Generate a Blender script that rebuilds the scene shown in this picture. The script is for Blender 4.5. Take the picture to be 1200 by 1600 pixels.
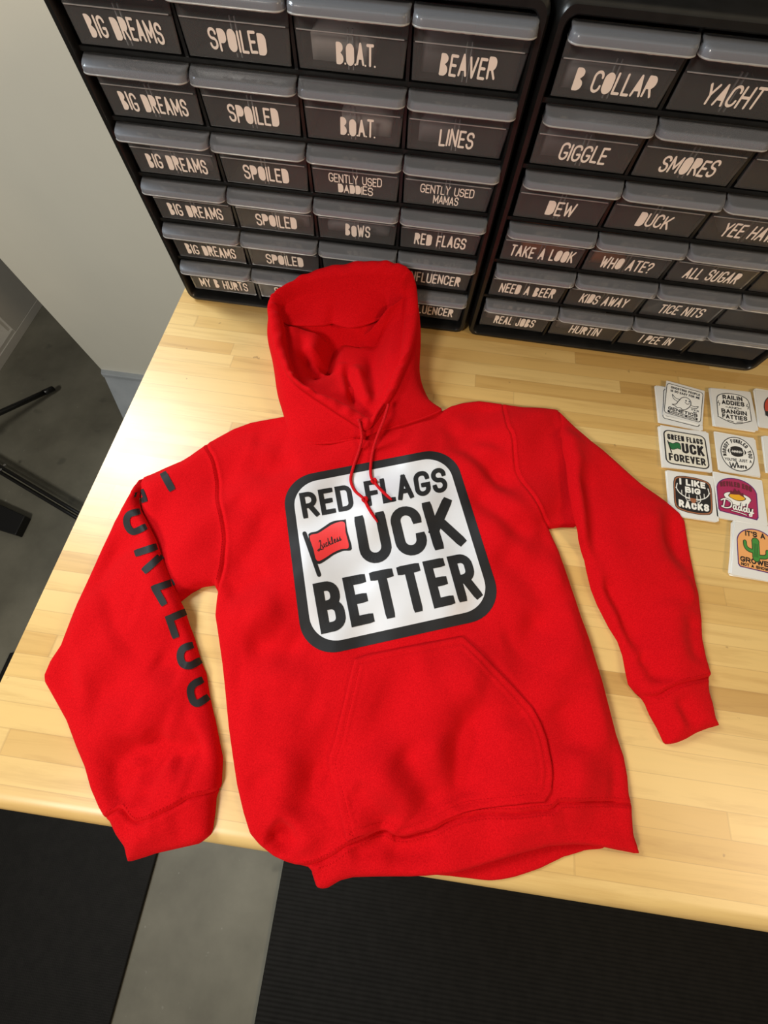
import bpy, bmesh, math, random
import numpy as np
from mathutils import Vector, Matrix
from mathutils.geometry import delaunay_2d_cdt

random.seed(7)
scene = bpy.context.scene
COL = scene.collection
for o in list(bpy.data.objects):
    bpy.data.objects.remove(o)

# ------------------------------------------------------------------ camera
TZ = 0.88                       # height of the table top above the floor
ZO = TZ + 0.020
CAM_R = np.array([[0.9903042050214429, -0.13681876044902477, 0.024045962364612216],
                  [0.13586524521753796, 0.9178612408423402, -0.37292275031343664],
                  [0.028951971587894382, 0.3725739783567177, 0.9275507608711352]])
CAM_C = np.array([0.4003996, -0.5712039, 0.4928944 + ZO])
FPX = 602.068
cd = bpy.data.cameras.new('camera')
cam = bpy.data.objects.new('camera', cd)
COL.objects.link(cam)
cd.sensor_fit = 'VERTICAL'
cd.sensor_height = 36.0
cd.sensor_width = 27.0
cd.lens = FPX / 1600 * 36.0
cd.clip_start = 0.01
m4 = Matrix.Identity(4)
for i in range(3):
    for j in range(3):
        m4[i][j] = CAM_R[i, j]
    m4[i][3] = CAM_C[i]
cam.matrix_world = m4
scene.camera = cam

# ------------------------------------------------------------------ light
scene.view_settings.view_transform = 'Standard'
scene.view_settings.look = 'None'
scene.view_settings.gamma = 1.0
scene.view_settings.use_curve_mapping = False
scene.view_settings.exposure = -0.10
scene.cycles.transparent_max_bounces = 24
scene.cycles.max_bounces = 8
w = bpy.data.worlds.new('world')
scene.world = w
w.use_nodes = True
w.node_tree.nodes['Background'].inputs[0].default_value = (1.0, 0.93, 0.82, 1)
w.node_tree.nodes['Background'].inputs[1].default_value = 0.10


def area(name, loc, target, size, power, color, size_y=None, spread=180):
    d = bpy.data.lights.new(name, 'AREA')
    d.energy = power
    d.color = color
    d.size = size
    if size_y:
        d.shape = 'RECTANGLE'
        d.size_y = size_y
    d.spread = math.radians(spread)
    o = bpy.data.objects.new(name, d)
    COL.objects.link(o)
    o.location = loc
    o.rotation_euler = (Vector(target) - Vector(loc)).to_track_quat('-Z', 'Y').to_euler()
    return o


area('ceiling_lamp', (-1.30, 0.33, 2.55), (0.25, -0.35, TZ), 0.65, 7.6, (0.86, 0.95, 1.0), 0.75, 62)
area('ceiling_lamp', (2.2, -1.2, 2.25), (0.3, -0.4, TZ), 0.5, 19, (1.0, 0.76, 0.48), 0.5)
area('ceiling_lamp', (-0.55, -1.80, 2.30), (-0.15, 0.1, 1.1), 0.45, 33, (1.0, 0.94, 0.84), 0.45)


# ------------------------------------------------------------------ tools
def pix(u, v, z):
    """world point where the sight line through a pixel meets height z"""
    d = CAM_R @ np.array([(u - 600) / FPX, -(v - 800) / FPX, -1.0])
    t = (z - CAM_C[2]) / d[2]
    return CAM_C + t * d


def pixs(uv, zf, it=14):
    """many pixels onto a surface z = zf(xy)"""
    uv = np.asarray(uv, float)
    d = np.stack([(uv[:, 0] - 600) / FPX, -(uv[:, 1] - 800) / FPX, -np.ones(len(uv))], 1) @ CAM_R.T
    z = np.full(len(uv), TZ + 0.008)
    for k in range(it):
        t = (z - CAM_C[2]) / d[:, 2]
        P = CAM_C + t[:, None] * d
        zn = zf(P[:, :2])
        z = z + (zn - z) * (0.9 if k < 4 else 0.6)
    t = (z - CAM_C[2]) / d[:, 2]
    return CAM_C + t[:, None] * d


def tag(o, label, cat, group=None):
    o['label'] = label
    o['category'] = cat
    if group:
        o['group'] = group
    return o


def empty(name, loc, label, cat, group=None):
    o = bpy.data.objects.new(name, None)
    COL.objects.link(o)
    o.location = loc
    o.empty_display_size = 0.02
    return tag(o, label, cat, group)


class MB:
    def __init__(s):
        s.v = []
        s.f = []
        s.mi = []

    def add(s, vs, fs, mi=0):
        n = len(s.v)
        s.v += [tuple(map(float, p)) for p in vs]
        for f in fs:
            s.f.append([n + i for i in f])
            s.mi.append(mi)

    def box(s, x0, x1, y0, y1, z0, z1, mi=0):
        vs = [(x, y, z) for z in (z0, z1) for y in (y0, y1) for x in (x0, x1)]
        s.add(vs, [(0, 2, 3, 1), (4, 5, 7, 6), (0, 1, 5, 4), (2, 6, 7, 3), (0, 4, 6, 2), (1, 3, 7, 5)], mi)

    def tube(s, pts, r, n=10, mi=0, cap=True, rs=None):
        pts = [Vector(p) for p in pts]
        rings = []
        up = Vector((0, 0, 1))
        for i, p in enumerate(pts):
            t = (pts[min(i + 1, len(pts) - 1)] - pts[max(i - 1, 0)]).normalized()
            a = t.cross(up)
            if a.length < 1e-4:
                a = t.cross(Vector((1, 0, 0)))
            a.normalize()
            b = a.cross(t)
            rr = rs[i] if rs else r
            rings.append([p + (a * math.cos(q) + b * math.sin(q)) * rr for q in [2 * math.pi * k / n for k in range(n)]])
        vs = [q for R in rings for q in R]
        fs = []
        for i in range(len(pts) - 1):
            for k in range(n):
                fs.append((i * n + k, i * n + (k + 1) % n, (i + 1) * n + (k + 1) % n, (i + 1) * n + k))
        if cap:
            fs.append(tuple(range(n))[::-1])
            fs.append(tuple((len(pts) - 1) * n + k for k in range(n)))
        s.add(vs, fs, mi)

    def prism(s, poly, z0, z1, mi=0):
        n = len(poly)
        vs = [(p[0], p[1], z0) for p in poly] + [(p[0], p[1], z1) for p in poly]
        fs = [tuple(range(n))[::-1], tuple(range(n, 2 * n))]
        fs += [(i, (i + 1) % n, n + (i + 1) % n, n + i) for i in range(n)]
        s.add(vs, fs, mi)

    def build(s, name, mats, parent=None, smooth=False, bevel=0, seg=2, world=True):
        me = bpy.data.meshes.new(name)
        vs = s.v
        if parent is not None and world:
            L = parent
            off = Vector((0, 0, 0))
            while L is not None:
                off += Vector(L.location)
                L = L.parent
            vs = [(a - off.x, b - off.y, c - off.z) for a, b, c in vs]
        me.from_pydata(vs, [], s.f)
        if not isinstance(mats, (list, tuple)):
            mats = [mats]
        for m in mats:
            me.materials.append(m)
        me.polygons.foreach_set('material_index', s.mi)
        if smooth:
            me.polygons.foreach_set('use_smooth', [True] * len(me.polygons))
        me.update()
        o = bpy.data.objects.new(name, me)
        COL.objects.link(o)
        if parent is not None:
            o.parent = parent
        if bevel:
            b = o.modifiers.new('bevel', 'BEVEL')
            b.width = bevel
            b.segments = seg
            b.limit_method = 'ANGLE'
            b.angle_limit = math.radians(40)
            b.harden_normals = False
            me.polygons.foreach_set('use_smooth', [True] * len(me.polygons))
            me.set_sharp_from_angle(angle=math.radians(50))
        return o


def struct(o):
    o['kind'] = 'structure'
    return o


# ------------------------------------------------------------------ materials
def mat(name, color, rough=0.5, spec=0.5, metal=0.0):
    m = bpy.data.materials.new(name)
    m.use_nodes = True
    b = m.node_tree.nodes['Principled BSDF']
    b.inputs['Base Color'].default_value = (*color, 1)
    b.inputs['Roughness'].default_value = rough
    b.inputs['Specular IOR Level'].default_value = spec
    b.inputs['Metallic'].default_value = metal
    return m


def nd(m, t, **kw):
    n = m.node_tree.nodes.new(t)
    for k, v in kw.items():
        if k.startswith('i_'):
            n.inputs[int(k[2:])].default_value = v
        else:
            setattr(n, k, v)
    return n


def lk(m, a, b):
    m.node_tree.links.new(a, b)


def ramp(m, stops):
    r = nd(m, 'ShaderNodeValToRGB')
    e = r.color_ramp.elements
    while len(e) < len(stops):
        e.new(0.5)
    for i, (p, c) in enumerate(stops):
        e[i].position = p
        e[i].color = (*c, 1)
    return r


def bsdf(m):
    return m.node_tree.nodes['Principled BSDF']


def noisy(name, c1, c2, scale, rough=0.6, bump=0.0, bscale=None, spec=0.5, detail=6, lo=0.35, hi=0.65):
    m = mat(name, c1, rough, spec)
    tc = nd(m, 'ShaderNodeTexCoord')
    n = nd(m, 'ShaderNodeTexNoise')
    n.inputs['Scale'].default_value = scale
    n.inputs['Detail'].default_value = detail
    lk(m, tc.outputs['Object'], n.inputs['Vector'])
    r = ramp(m, [(lo, c1), (hi, c2)])
    lk(m, n.outputs['Fac'], r.inputs[0])
    lk(m, r.outputs[0], bsdf(m).inputs['Base Color'])
    if bump:
        n2 = nd(m, 'ShaderNodeTexNoise')
        n2.inputs['Scale'].default_value = bscale or scale * 4
        n2.inputs['Detail'].default_value = 4
        lk(m, tc.outputs['Object'], n2.inputs['Vector'])
        b = nd(m, 'ShaderNodeBump')
        b.inputs['Strength'].default_value = bump
        b.inputs['Distance'].default_value = 0.002
        lk(m, n2.outputs['Fac'], b.inputs['Height'])
        lk(m, b.outputs[0], bsdf(m).inputs['Normal'])
    return m


def mathn(m, op, a, b=None):
    n = nd(m, 'ShaderNodeMath', operation=op)
    for i, x in enumerate((a, b)):
        if x is None:
            continue
        if isinstance(x, (int, float)):
            n.inputs[i].default_value = x
        else:
            lk(m, x, n.inputs[i])
    return n.outputs[0]


def butcher_block():
    m = mat('maple_butcher_block', (0.7, 0.5, 0.27), 0.33, 0.5)
    g = nd(m, 'ShaderNodeNewGeometry')
    sp = nd(m, 'ShaderNodeSeparateXYZ')
    lk(m, g.outputs['Position'], sp.inputs[0])
    X, Y = sp.outputs[0], sp.outputs[1]
    row = mathn(m, 'FLOOR', mathn(m, 'DIVIDE', mathn(m, 'ADD', Y, 3.006), 0.026))
    wn = nd(m, 'ShaderNodeTexWhiteNoise', noise_dimensions='1D')
    lk(m, row, wn.inputs['W'])
    off = mathn(m, 'MULTIPLY', wn.outputs['Value'], 5.0)
    ln = mathn(m, 'ADD', mathn(m, 'MULTIPLY', wn.outputs['Value'], 0.55), 0.38)
    cx = mathn(m, 'DIVIDE', mathn(m, 'ADD', X, off), ln)
    colm = mathn(m, 'FLOOR', cx)
    fx = mathn(m, 'FRACT', cx)
    fy = mathn(m, 'FRACT', mathn(m, 'DIVIDE', mathn(m, 'ADD', Y, 3.006), 0.026))
    cv = nd(m, 'ShaderNodeCombineXYZ')
    lk(m, row, cv.inputs[0])
    lk(m, colm, cv.inputs[1])
    w2 = nd(m, 'ShaderNodeTexWhiteNoise', noise_dimensions='2D')
    lk(m, cv.outputs[0], w2.inputs['Vector'])
    tint = ramp(m, [(0.0, (0.74, 0.515, 0.20)), (0.5, (0.71, 0.475, 0.17)), (0.8, (0.66, 0.42, 0.14)), (0.94, (0.58, 0.35, 0.105)), (1.0, (0.48, 0.27, 0.075))])
    lk(m, w2.outputs['Value'], tint.inputs[0])
    # grain stretched along the stave
    gv = nd(m, 'ShaderNodeCombineXYZ')
    lk(m, mathn(m, 'MULTIPLY', mathn(m, 'ADD', X, off), 5.0), gv.inputs[0])
    lk(m, mathn(m, 'MULTIPLY', Y, 75.0), gv.inputs[1])
    lk(m, mathn(m, 'MULTIPLY', w2.outputs['Value'], 40.0), gv.inputs[2])
    n = nd(m, 'ShaderNodeTexNoise')
    n.inputs['Scale'].default_value = 1.0
    n.inputs['Detail'].default_value = 7
    n.inputs['Roughness'].default_value = 0.62
    n.inputs['Distortion'].default_value = 0.5
    lk(m, gv.outputs[0], n.inputs['Vector'])
    gr = ramp(m, [(0.28, (0.80, 0.74, 0.66)), (0.5, (1, 1, 1)), (0.75, (1.05, 1.04, 1.02))])
    lk(m, n.outputs['Fac'], gr.inputs[0])
    mx = nd(m, 'ShaderNodeMix', data_type='RGBA', blend_type='MULTIPLY')
    mx.inputs[0].default_value = 0.85
    lk(m, tint.outputs[0], mx.inputs[6])
    lk(m, gr.outputs[0], mx.inputs[7])
    # brown mineral streaks and knots
    n3 = nd(m, 'ShaderNodeTexNoise')
    n3.inputs['Scale'].default_value = 1.0
    n3.inputs['Detail'].default_value = 5
    gv3 = nd(m, 'ShaderNodeCombineXYZ')
    lk(m, mathn(m, 'MULTIPLY', mathn(m, 'ADD', X, off), 9.0), gv3.inputs[0])
    lk(m, mathn(m, 'MULTIPLY', Y, 34.0), gv3.inputs[1])
    lk(m, row, gv3.inputs[2])
    lk(m, gv3.outputs[0], n3.inputs['Vector'])
    sr = ramp(m, [(0.66, (0, 0, 0)), (0.78, (1, 1, 1))])
    lk(m, n3.outputs['Fac'], sr.inputs[0])
    mx2 = nd(m, 'ShaderNodeMix', data_type='RGBA', blend_type='MIX')
    lk(m, mathn(m, 'MULTIPLY', sr.outputs[0], 0.45), mx2.inputs[0])
    lk(m, mx.outputs[2], mx2.inputs[6])
    mx2.inputs[7].default_value = (0.30, 0.155, 0.05, 1)
    # glue lines
    ey = mathn(m, 'MINIMUM', fy, mathn(m, 'SUBTRACT', 1.0, fy))
    ex = mathn(m, 'MINIMUM', fx, mathn(m, 'SUBTRACT', 1.0, fx))
    l1 = mathn(m, 'LESS_THAN', ey, 0.016)
    l2 = mathn(m, 'LESS_THAN', ex, 0.0018)
    ll = mathn(m, 'MULTIPLY', mathn(m, 'MAXIMUM', l1, mathn(m, 'MULTIPLY', l2, 0.7)), 0.34)
    mx3 = nd(m, 'ShaderNodeMix', data_type='RGBA', blend_type='MIX')
    lk(m, ll, mx3.inputs[0])
    lk(m, mx2.outputs[2], mx3.inputs[6])
    mx3.inputs[7].default_value = (0.33, 0.19, 0.07, 1)
    # dents and specks
    n5 = nd(m, 'ShaderNodeTexNoise')
    n5.inputs['Scale'].default_value = 62
    n5.inputs['Detail'].default_value = 3
    lk(m, g.outputs['Position'], n5.inputs['Vector'])
    r5 = ramp(m, [(0.735, (0, 0, 0)), (0.775, (1, 1, 1))])
    lk(m, n5.outputs['Fac'], r5.inputs[0])
    mx4 = nd(m, 'ShaderNodeMix', data_type='RGBA', blend_type='MIX')
    lk(m, mathn(m, 'MULTIPLY', r5.outputs[0], 0.55), mx4.inputs[0])
    lk(m, mx3.outputs[2], mx4.inputs[6])
    mx4.inputs[7].default_value = (0.20, 0.10, 0.035, 1)
    lk(m, mx4.outputs[2], bsdf(m).inputs['Base Color'])
    n4 = nd(m, 'ShaderNodeTexNoise')
    n4.inputs['Scale'].default_value = 9.0
    n4.inputs['Detail'].default_value = 6
    lk(m, g.outputs['Position'], n4.inputs['Vector'])
    mr = nd(m, 'ShaderNodeMapRange')
    mr.inputs[3].default_value = 0.30
    mr.inputs[4].default_value = 0.48
    lk(m, n4.outputs['Fac'], mr.inputs[0])
    lk(m, mr.outputs[0], bsdf(m).inputs['Roughness'])
    bsdf(m).inputs['Coat Weight'].default_value = 0.45
    bsdf(m).inputs['Coat Roughness'].default_value = 0.34
    return m


def concrete():
    m = mat('worn_concrete', (0.15, 0.15, 0.13), 0.55, 0.4)
    g = nd(m, 'ShaderNodeNewGeometry')
    a = nd(m, 'ShaderNodeTexNoise')
    a.inputs['Scale'].default_value = 3.2
    a.inputs['Detail'].default_value = 9
    a.inputs['Roughness'].default_value = 0.6
    lk(m, g.outputs['Position'], a.inputs['Vector'])
    r = ramp(m, [(0.3, (0.105, 0.10, 0.077)), (0.52, (0.165, 0.158, 0.123)), (0.75, (0.225, 0.215, 0.17))])
    lk(m, a.outputs['Fac'], r.inputs[0])
    v = nd(m, 'ShaderNodeTexVoronoi')
    v.inputs['Scale'].default_value = 6.5
    v.inputs['Randomness'].default_value = 1.0
    n = nd(m, 'ShaderNodeTexNoise')
    n.inputs['Scale'].default_value = 22
    lk(m, g.outputs['Position'], n.inputs['Vector'])
    mxv = nd(m, 'ShaderNodeMix', data_type='RGBA')
    mxv.inputs[0].default_value = 0.03
    lk(m, g.outputs['Position'], mxv.inputs[6])
    lk(m, n.outputs['Color'], mxv.inputs[7])
    lk(m, mxv.outputs[2], v.inputs['Vector'])
    rs = ramp(m, [(0.05, (1, 1, 1)), (0.13, (0, 0, 0))])
    lk(m, v.outputs['Distance'], rs.inputs[0])
    mx = nd(m, 'ShaderNodeMix', data_type='RGBA')
    lk(m, mathn(m, 'MULTIPLY', rs.outputs[0], 0.45), mx.inputs[0])
    lk(m, r.outputs[0], mx.inputs[6])
    mx.inputs[7].default_value = (0.06, 0.06, 0.05, 1)
    # pale flecks
    f = nd(m, 'ShaderNodeTexNoise')
    f.inputs['Scale'].default_value = 60
    f.inputs['Detail'].default_value = 3
    lk(m, g.outputs['Position'], f.inputs['Vector'])
    rf = ramp(m, [(0.70, (0, 0, 0)), (0.76, (1, 1, 1))])
    lk(m, f.outputs['Fac'], rf.inputs[0])
    mx2 = nd(m, 'ShaderNodeMix', data_type='RGBA')
    lk(m, mathn(m, 'MULTIPLY', rf.outputs[0], 0.35), mx2.inputs[0])
    lk(m, mx.outputs[2], mx2.inputs[6])
    mx2.inputs[7].default_value = (0.42, 0.42, 0.38, 1)
    lk(m, mx2.outputs[2], bsdf(m).inputs['Base Color'])
    return m


def fleece():
    m = mat('red_fleece', (0.62, 0.004, 0.008), 0.95, 0.05)
    tc = nd(m, 'ShaderNodeNewGeometry')
    n = nd(m, 'ShaderNodeTexNoise')
    n.inputs['Scale'].default_value = 760
    n.inputs['Detail'].default_value = 3
    lk(m, tc.outputs['Position'], n.inputs['Vector'])
    n1 = nd(m, 'ShaderNodeTexNoise')
    n1.inputs['Scale'].default_value = 1900
    n1.inputs['Detail'].default_value = 2
    lk(m, tc.outputs['Position'], n1.inputs['Vector'])
    r = ramp(m, [(0.3, (0.48, 0.0025, 0.0055)), (0.7, (0.65, 0.005, 0.009))])
    lk(m, n.outputs['Fac'], r.inputs[0])
    lk(m, r.outputs[0], bsdf(m).inputs['Base Color'])
    b = nd(m, 'ShaderNodeBump')
    b.inputs['Strength'].default_value = 0.28
    b.inputs['Distance'].default_value = 0.0012
    ad = mathn(m, 'ADD', n.outputs['Fac'], mathn(m, 'MULTIPLY', n1.outputs['Fac'], 0.6))
    lk(m, ad, b.inputs['Height'])
    lk(m, b.outputs[0], bsdf(m).inputs['Normal'])
    bsdf(m).inputs['Sheen Weight'].default_value = 0.05
    bsdf(m).inputs['Sheen Roughness'].default_value = 0.5
    bsdf(m).inputs['Sheen Tint'].default_value = (1.0, 0.25, 0.2, 1)
    return m


def clear_plastic(name, tint, fac, diff, rough=0.25, spec=0.5):
    m = mat(name, diff, 0.6, 0.0)
    t = nd(m, 'ShaderNodeBsdfTransparent')
    t.inputs[0].default_value = (*tint, 1)
    mx = nd(m, 'ShaderNodeMixShader')
    mx.inputs[0].default_value = fac
    lk(m, t.outputs[0], mx.inputs[1])
    lk(m, bsdf(m).outputs[0], mx.inputs[2])
    gl = nd(m, 'ShaderNodeBsdfGlossy')
    gl.inputs['Roughness'].default_value = rough
    gl.inputs[0].default_value = (spec * 2, spec * 2, spec * 2, 1)
    fr = nd(m, 'ShaderNodeFresnel')
    fr.inputs[0].default_value = 1.45
    m2 = nd(m, 'ShaderNodeMixShader')
    lk(m, fr.outputs[0], m2.inputs[0])
    lk(m, mx.outputs[0], m2.inputs[1])
    lk(m, gl.outputs[0], m2.inputs[2])
    lk(m, m2.outputs[0], m.node_tree.nodes['Material Output'].inputs[0])
    return m


M_WOOD = butcher_block()
M_CONC = concrete()
M_RED = fleece()
M_RIB = M_RED
M_CORD = noisy('red_cord', (0.42, 0.004, 0.008), (0.68, 0.010, 0.014), 900, 0.85, 0.5, 1200, spec=0.12)
M_WALL = noisy('grey_painted_wall', (0.81, 0.80, 0.71), (0.84, 0.83, 0.735), 4, 0.4, 0.05, 240)
M_ZINC = noisy('galvanised_metal', (0.36, 0.40, 0.44), (0.43, 0.47, 0.51), 12, 0.35, 0.02, 60)
M_WHITE_CAB = noisy('white_melamine', (0.50, 0.48, 0.44), (0.54, 0.52, 0.47), 5, 0.5)
M_BLACK = noisy('black_plastic', (0.006, 0.006, 0.006), (0.009, 0.009, 0.009), 60, 0.32, 0.03, 700)
M_BLACKM = mat('black_painted_metal', (0.006, 0.006, 0.006), 0.35)
M_STEEL = mat('steel_screw', (0.6, 0.6, 0.6), 0.3, 0.5, 1.0)
M_TRAY = clear_plastic('smoky_clear_plastic', (0.93, 0.93, 0.94), 0.11, (0.38, 0.36, 0.35), 0.22, 0.14)
M_LIP = clear_plastic('frosted_plastic_painted_sheen', (0.84, 0.86, 0.9), 0.32, (0.43, 0.45, 0.50), 0.15, 0.40)  # bluish diffuse tone stands in for ceiling light reflected on the handles
M_RIDGE = clear_plastic('plastic_ridge', (0.9, 0.9, 0.9), 0.55, (0.60, 0.585, 0.565), 0.15, 0.5)
M_CREAM = mat('cream_vinyl', (0.80, 0.70, 0.62), 0.5)
M_PRW = noisy('white_print', (0.65, 0.65, 0.675), (0.69, 0.69, 0.715), 20, 0.42, 0.02, 300)
M_PRB = noisy('black_print', (0.008, 0.008, 0.009), (0.013, 0.013, 0.014), 20, 0.68, spec=0.35)
M_PRR = mat('red_print', (0.75, 0.03, 0.03), 0.5)
M_SHEET = clear_plastic('waxy_backing', (0.95, 0.95, 0.93), 0.82, (0.95, 0.945, 0.91), 0.3, 0.3)
M_SHEETW = noisy('white_backing', (0.86, 0.85, 0.80), (0.92, 0.91, 0.87), 30, 0.35)
M_INK = mat('sticker_black', (0.012, 0.012, 0.016), 0.35)
M_SW = mat('sticker_white', (0.90, 0.89, 0.84), 0.35)
M_SCREAM = mat('sticker_cream', (0.80, 0.76, 0.64), 0.35)
M_SGREEN = mat('sticker_green', (0.02, 0.16, 0.05), 0.35)
M_SBROWN = mat('sticker_brown', (0.36, 0.13, 0.06), 0.35)
M_SMAG = mat('sticker_magenta', (0.40, 0.02, 0.10), 0.35)
M_SDRED = mat('sticker_dark_red', (0.14, 0.015, 0.03), 0.35)
M_SYEL = mat('sticker_yellow', (0.85, 0.42, 0.02), 0.35)
M_SORANGE = mat('sticker_orange', (0.85, 0.40, 0.14), 0.35)
M_SCACT = mat('sticker_cactus', (0.06, 0.27, 0.05), 0.35)
M_SPURP = mat('sticker_purple', (0.10, 0.02, 0.16), 0.35)
M_SRED = mat('sticker_red', (0.55, 0.06, 0.03), 0.35)


def rubber(name, ribs):
    m = noisy(name, (0.0042, 0.004, 0.0036), (0.007, 0.0066, 0.006), 40, 0.68, 0, spec=0.22)
    g = nd(m, 'ShaderNodeNewGeometry')
    b = nd(m, 'ShaderNodeBump')
    if ribs:
        sp = nd(m, 'ShaderNodeSeparateXYZ')
        lk(m, g.outputs['Position'], sp.inputs[0])
        h = mathn(m, 'SINE', mathn(m, 'MULTIPLY', sp.outputs[1], 2 * math.pi / 0.0095))
        b.inputs['Strength'].default_value = 0.45
        b.inputs['Distance'].default_value = 0.0007
    else:
        v = nd(m, 'ShaderNodeTexVoronoi')
        v.inputs['Scale'].default_value = 210
        v.inputs['Randomness'].default_value = 0.3
        lk(m, g.outputs['Position'], v.inputs['Vector'])
        h = v.outputs['Distance']
        b.inputs['Strength'].default_value = 0.5
        b.inputs['Distance'].default_value = 0.001
    lk(m, h, b.inputs['Height'])
    lk(m, b.outputs[0], bsdf(m).inputs['Normal'])
    return m


M_MATR = rubber('ribbed_black_rubber', True)
M_MATL = rubber('pebbled_black_rubber', False)

# ------------------------------------------------------------------ setting
mb = MB(); mb.box(-4.2, 3.2, -3.4, 3.2, -0.05, 0.0)
struct(mb.build('floor', M_CONC))
WX, WY = -0.8286, 0.3687
KX, KY = -0.7798, 0.2445      # where the corner of the kick plate meets the floor
mb = MB(); mb.box(WX, 3.2, WY, WY + 0.12, 0.0, 2.7)
struct(mb.build('wall_back', M_WALL))
# sheet-metal kick plate that splays from the foot of the wall onto the floor
mb = MB()
prof = [(WY, 0.150), (WY - 0.018, 0.150), (WY - 0.022, 0.147), (WY - 0.023, 0.134), (WY - 0.019, 0.130), (KY, 0.0), (WY, 0.0)]
xs = lambda y: WX + (WY - y) / (WY - KY) * (KX - WX)
vs = [(xs(y), y, z) for y, z in prof] + [(2.4, y, z) for y, z in prof]
n = len(prof)
mb.add(vs, [tuple(range(n)), tuple(range(n, 2 * n))[::-1]] + [(i, n + i, n + (i + 1) % n, (i + 1) % n) for i in range(n)])
struct(mb.build('trim_1', M_ZINC))

# white storage cabinet on the far left, open at the near end
cab = empty('storage_cabinet', (-1.55, 0.7, 0), 'white storage cabinet low on the concrete floor beyond the end of the grey wall', 'cabinet')
XF = -1.405
mb = MB()
mb.box(XF - 0.45, XF - 0.0, 0.10, 1.25, 0.030, 0.046)
mb.box(XF - 0.45, XF - 0.01, 1.25, 1.268, 0.0, 0.62)
mb.box(XF - 0.45, XF - 0.01, 0.10, 0.118, 0.046, 0.62)
mb.box(XF - 0.45, XF - 0.435, 0.118, 1.25, 0.046, 0.62)
mb.box(XF - 0.45, XF + 0.0, 0.10, 1.268, 0.62, 0.64)
mb.box(XF - 0.44, XF - 0.012, 0.585, 0.603, 0.046, 0.62)
mb.build('carcass', M_WHITE_CAB, cab, bevel=0.001)
mb = MB(); mb.box(XF - 0.018, XF + 0.002, 0.60, 1.262, 0.0325, 0.615)
mb.build('door', M_WHITE_CAB, cab, bevel=0.0015)
mb = MB(); mb.box(XF - 0.03, XF + 0.004, 0.10, 1.268, 0.0, 0.032)
mb.build('kick_board', M_WHITE_CAB, cab, bevel=0.001)

# rubber floor mats
mb = MB(); mb.prism([(-0.785, -0.69), (-0.785, -2.3), (-0.118, -2.3), (-0.131, -0.69)], 0.0, 0.011)
tag(mb.build('floor_mat', M_MATL, bevel=0.003), 'black pebbled rubber mat on the floor left of the bare concrete strip', 'mat')
mb = MB(); mb.prism([(0.227, -0.80), (0.236, -2.3), (1.75, -2.3), (1.75, -0.80)], 0.0, 0.012)
tag(mb.build('floor_mat', M_MATR, bevel=0.003), 'black finely ribbed rubber mat on the floor at the lower right, below the table front', 'mat')

# ------------------------------------------------------------------ table
TX0, TX1, TY0, TY1 = -0.034, 1.75, -0.771, 0.20
table = empty('work_table', (0.85, -0.28, 0), 'butcher block work table with a rounded front edge under the red hoodie', 'table')
mb = MB()
R = 0.020
prof = []
for k in range(9):
    a = math.pi / 2 * k / 8
    prof.append((TY0 + R - R * math.cos(a) if False else TY0 + R - R * math.sin(a), TZ - R + R * math.cos(a)))
for k in range(5):
    a = math.pi / 2 * k / 4
    prof.append((TY0 + 0.01 - 0.01 * math.cos(a), TZ - 0.035 - 0.01 * math.sin(a)))
prof = [(TY1, TZ)] + prof + [(TY1, TZ - 0.045)]
n = len(prof)
mb.add([(TX0, y, z) for y, z in prof] + [(TX1, y, z) for y, z in prof],
       [tuple(range(n))[::-1], tuple(range(n, 2 * n))] + [(i, (i + 1) % n, n + (i + 1) % n, n + i) for i in range(n)])
top = mb.build('table_top', M_WOOD, table)
top.data.polygons.foreach_set('use_smooth', [True] * len(top.data.polygons))
top.data.set_sharp_from_angle(angle=math.radians(35))
for lx in (0.30, 1.66):
    for ly in (-0.45, 0.12):
        mb = MB(); mb.box(lx - 0.03, lx + 0.03, ly - 0.03, ly + 0.03, 0.0, TZ - 0.045)
        mb.build('leg', M_BLACKM, table, bevel=0.003)
mb = MB()
mb.box(0.33, 1.63, 0.10, 0.14, TZ - 0.12, TZ - 0.045)
mb.box(0.33, 1.63, -0.47, -0.43, TZ - 0.12, TZ - 0.045)
mb.build('apron', M_BLACKM, table, bevel=0.002)

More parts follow.
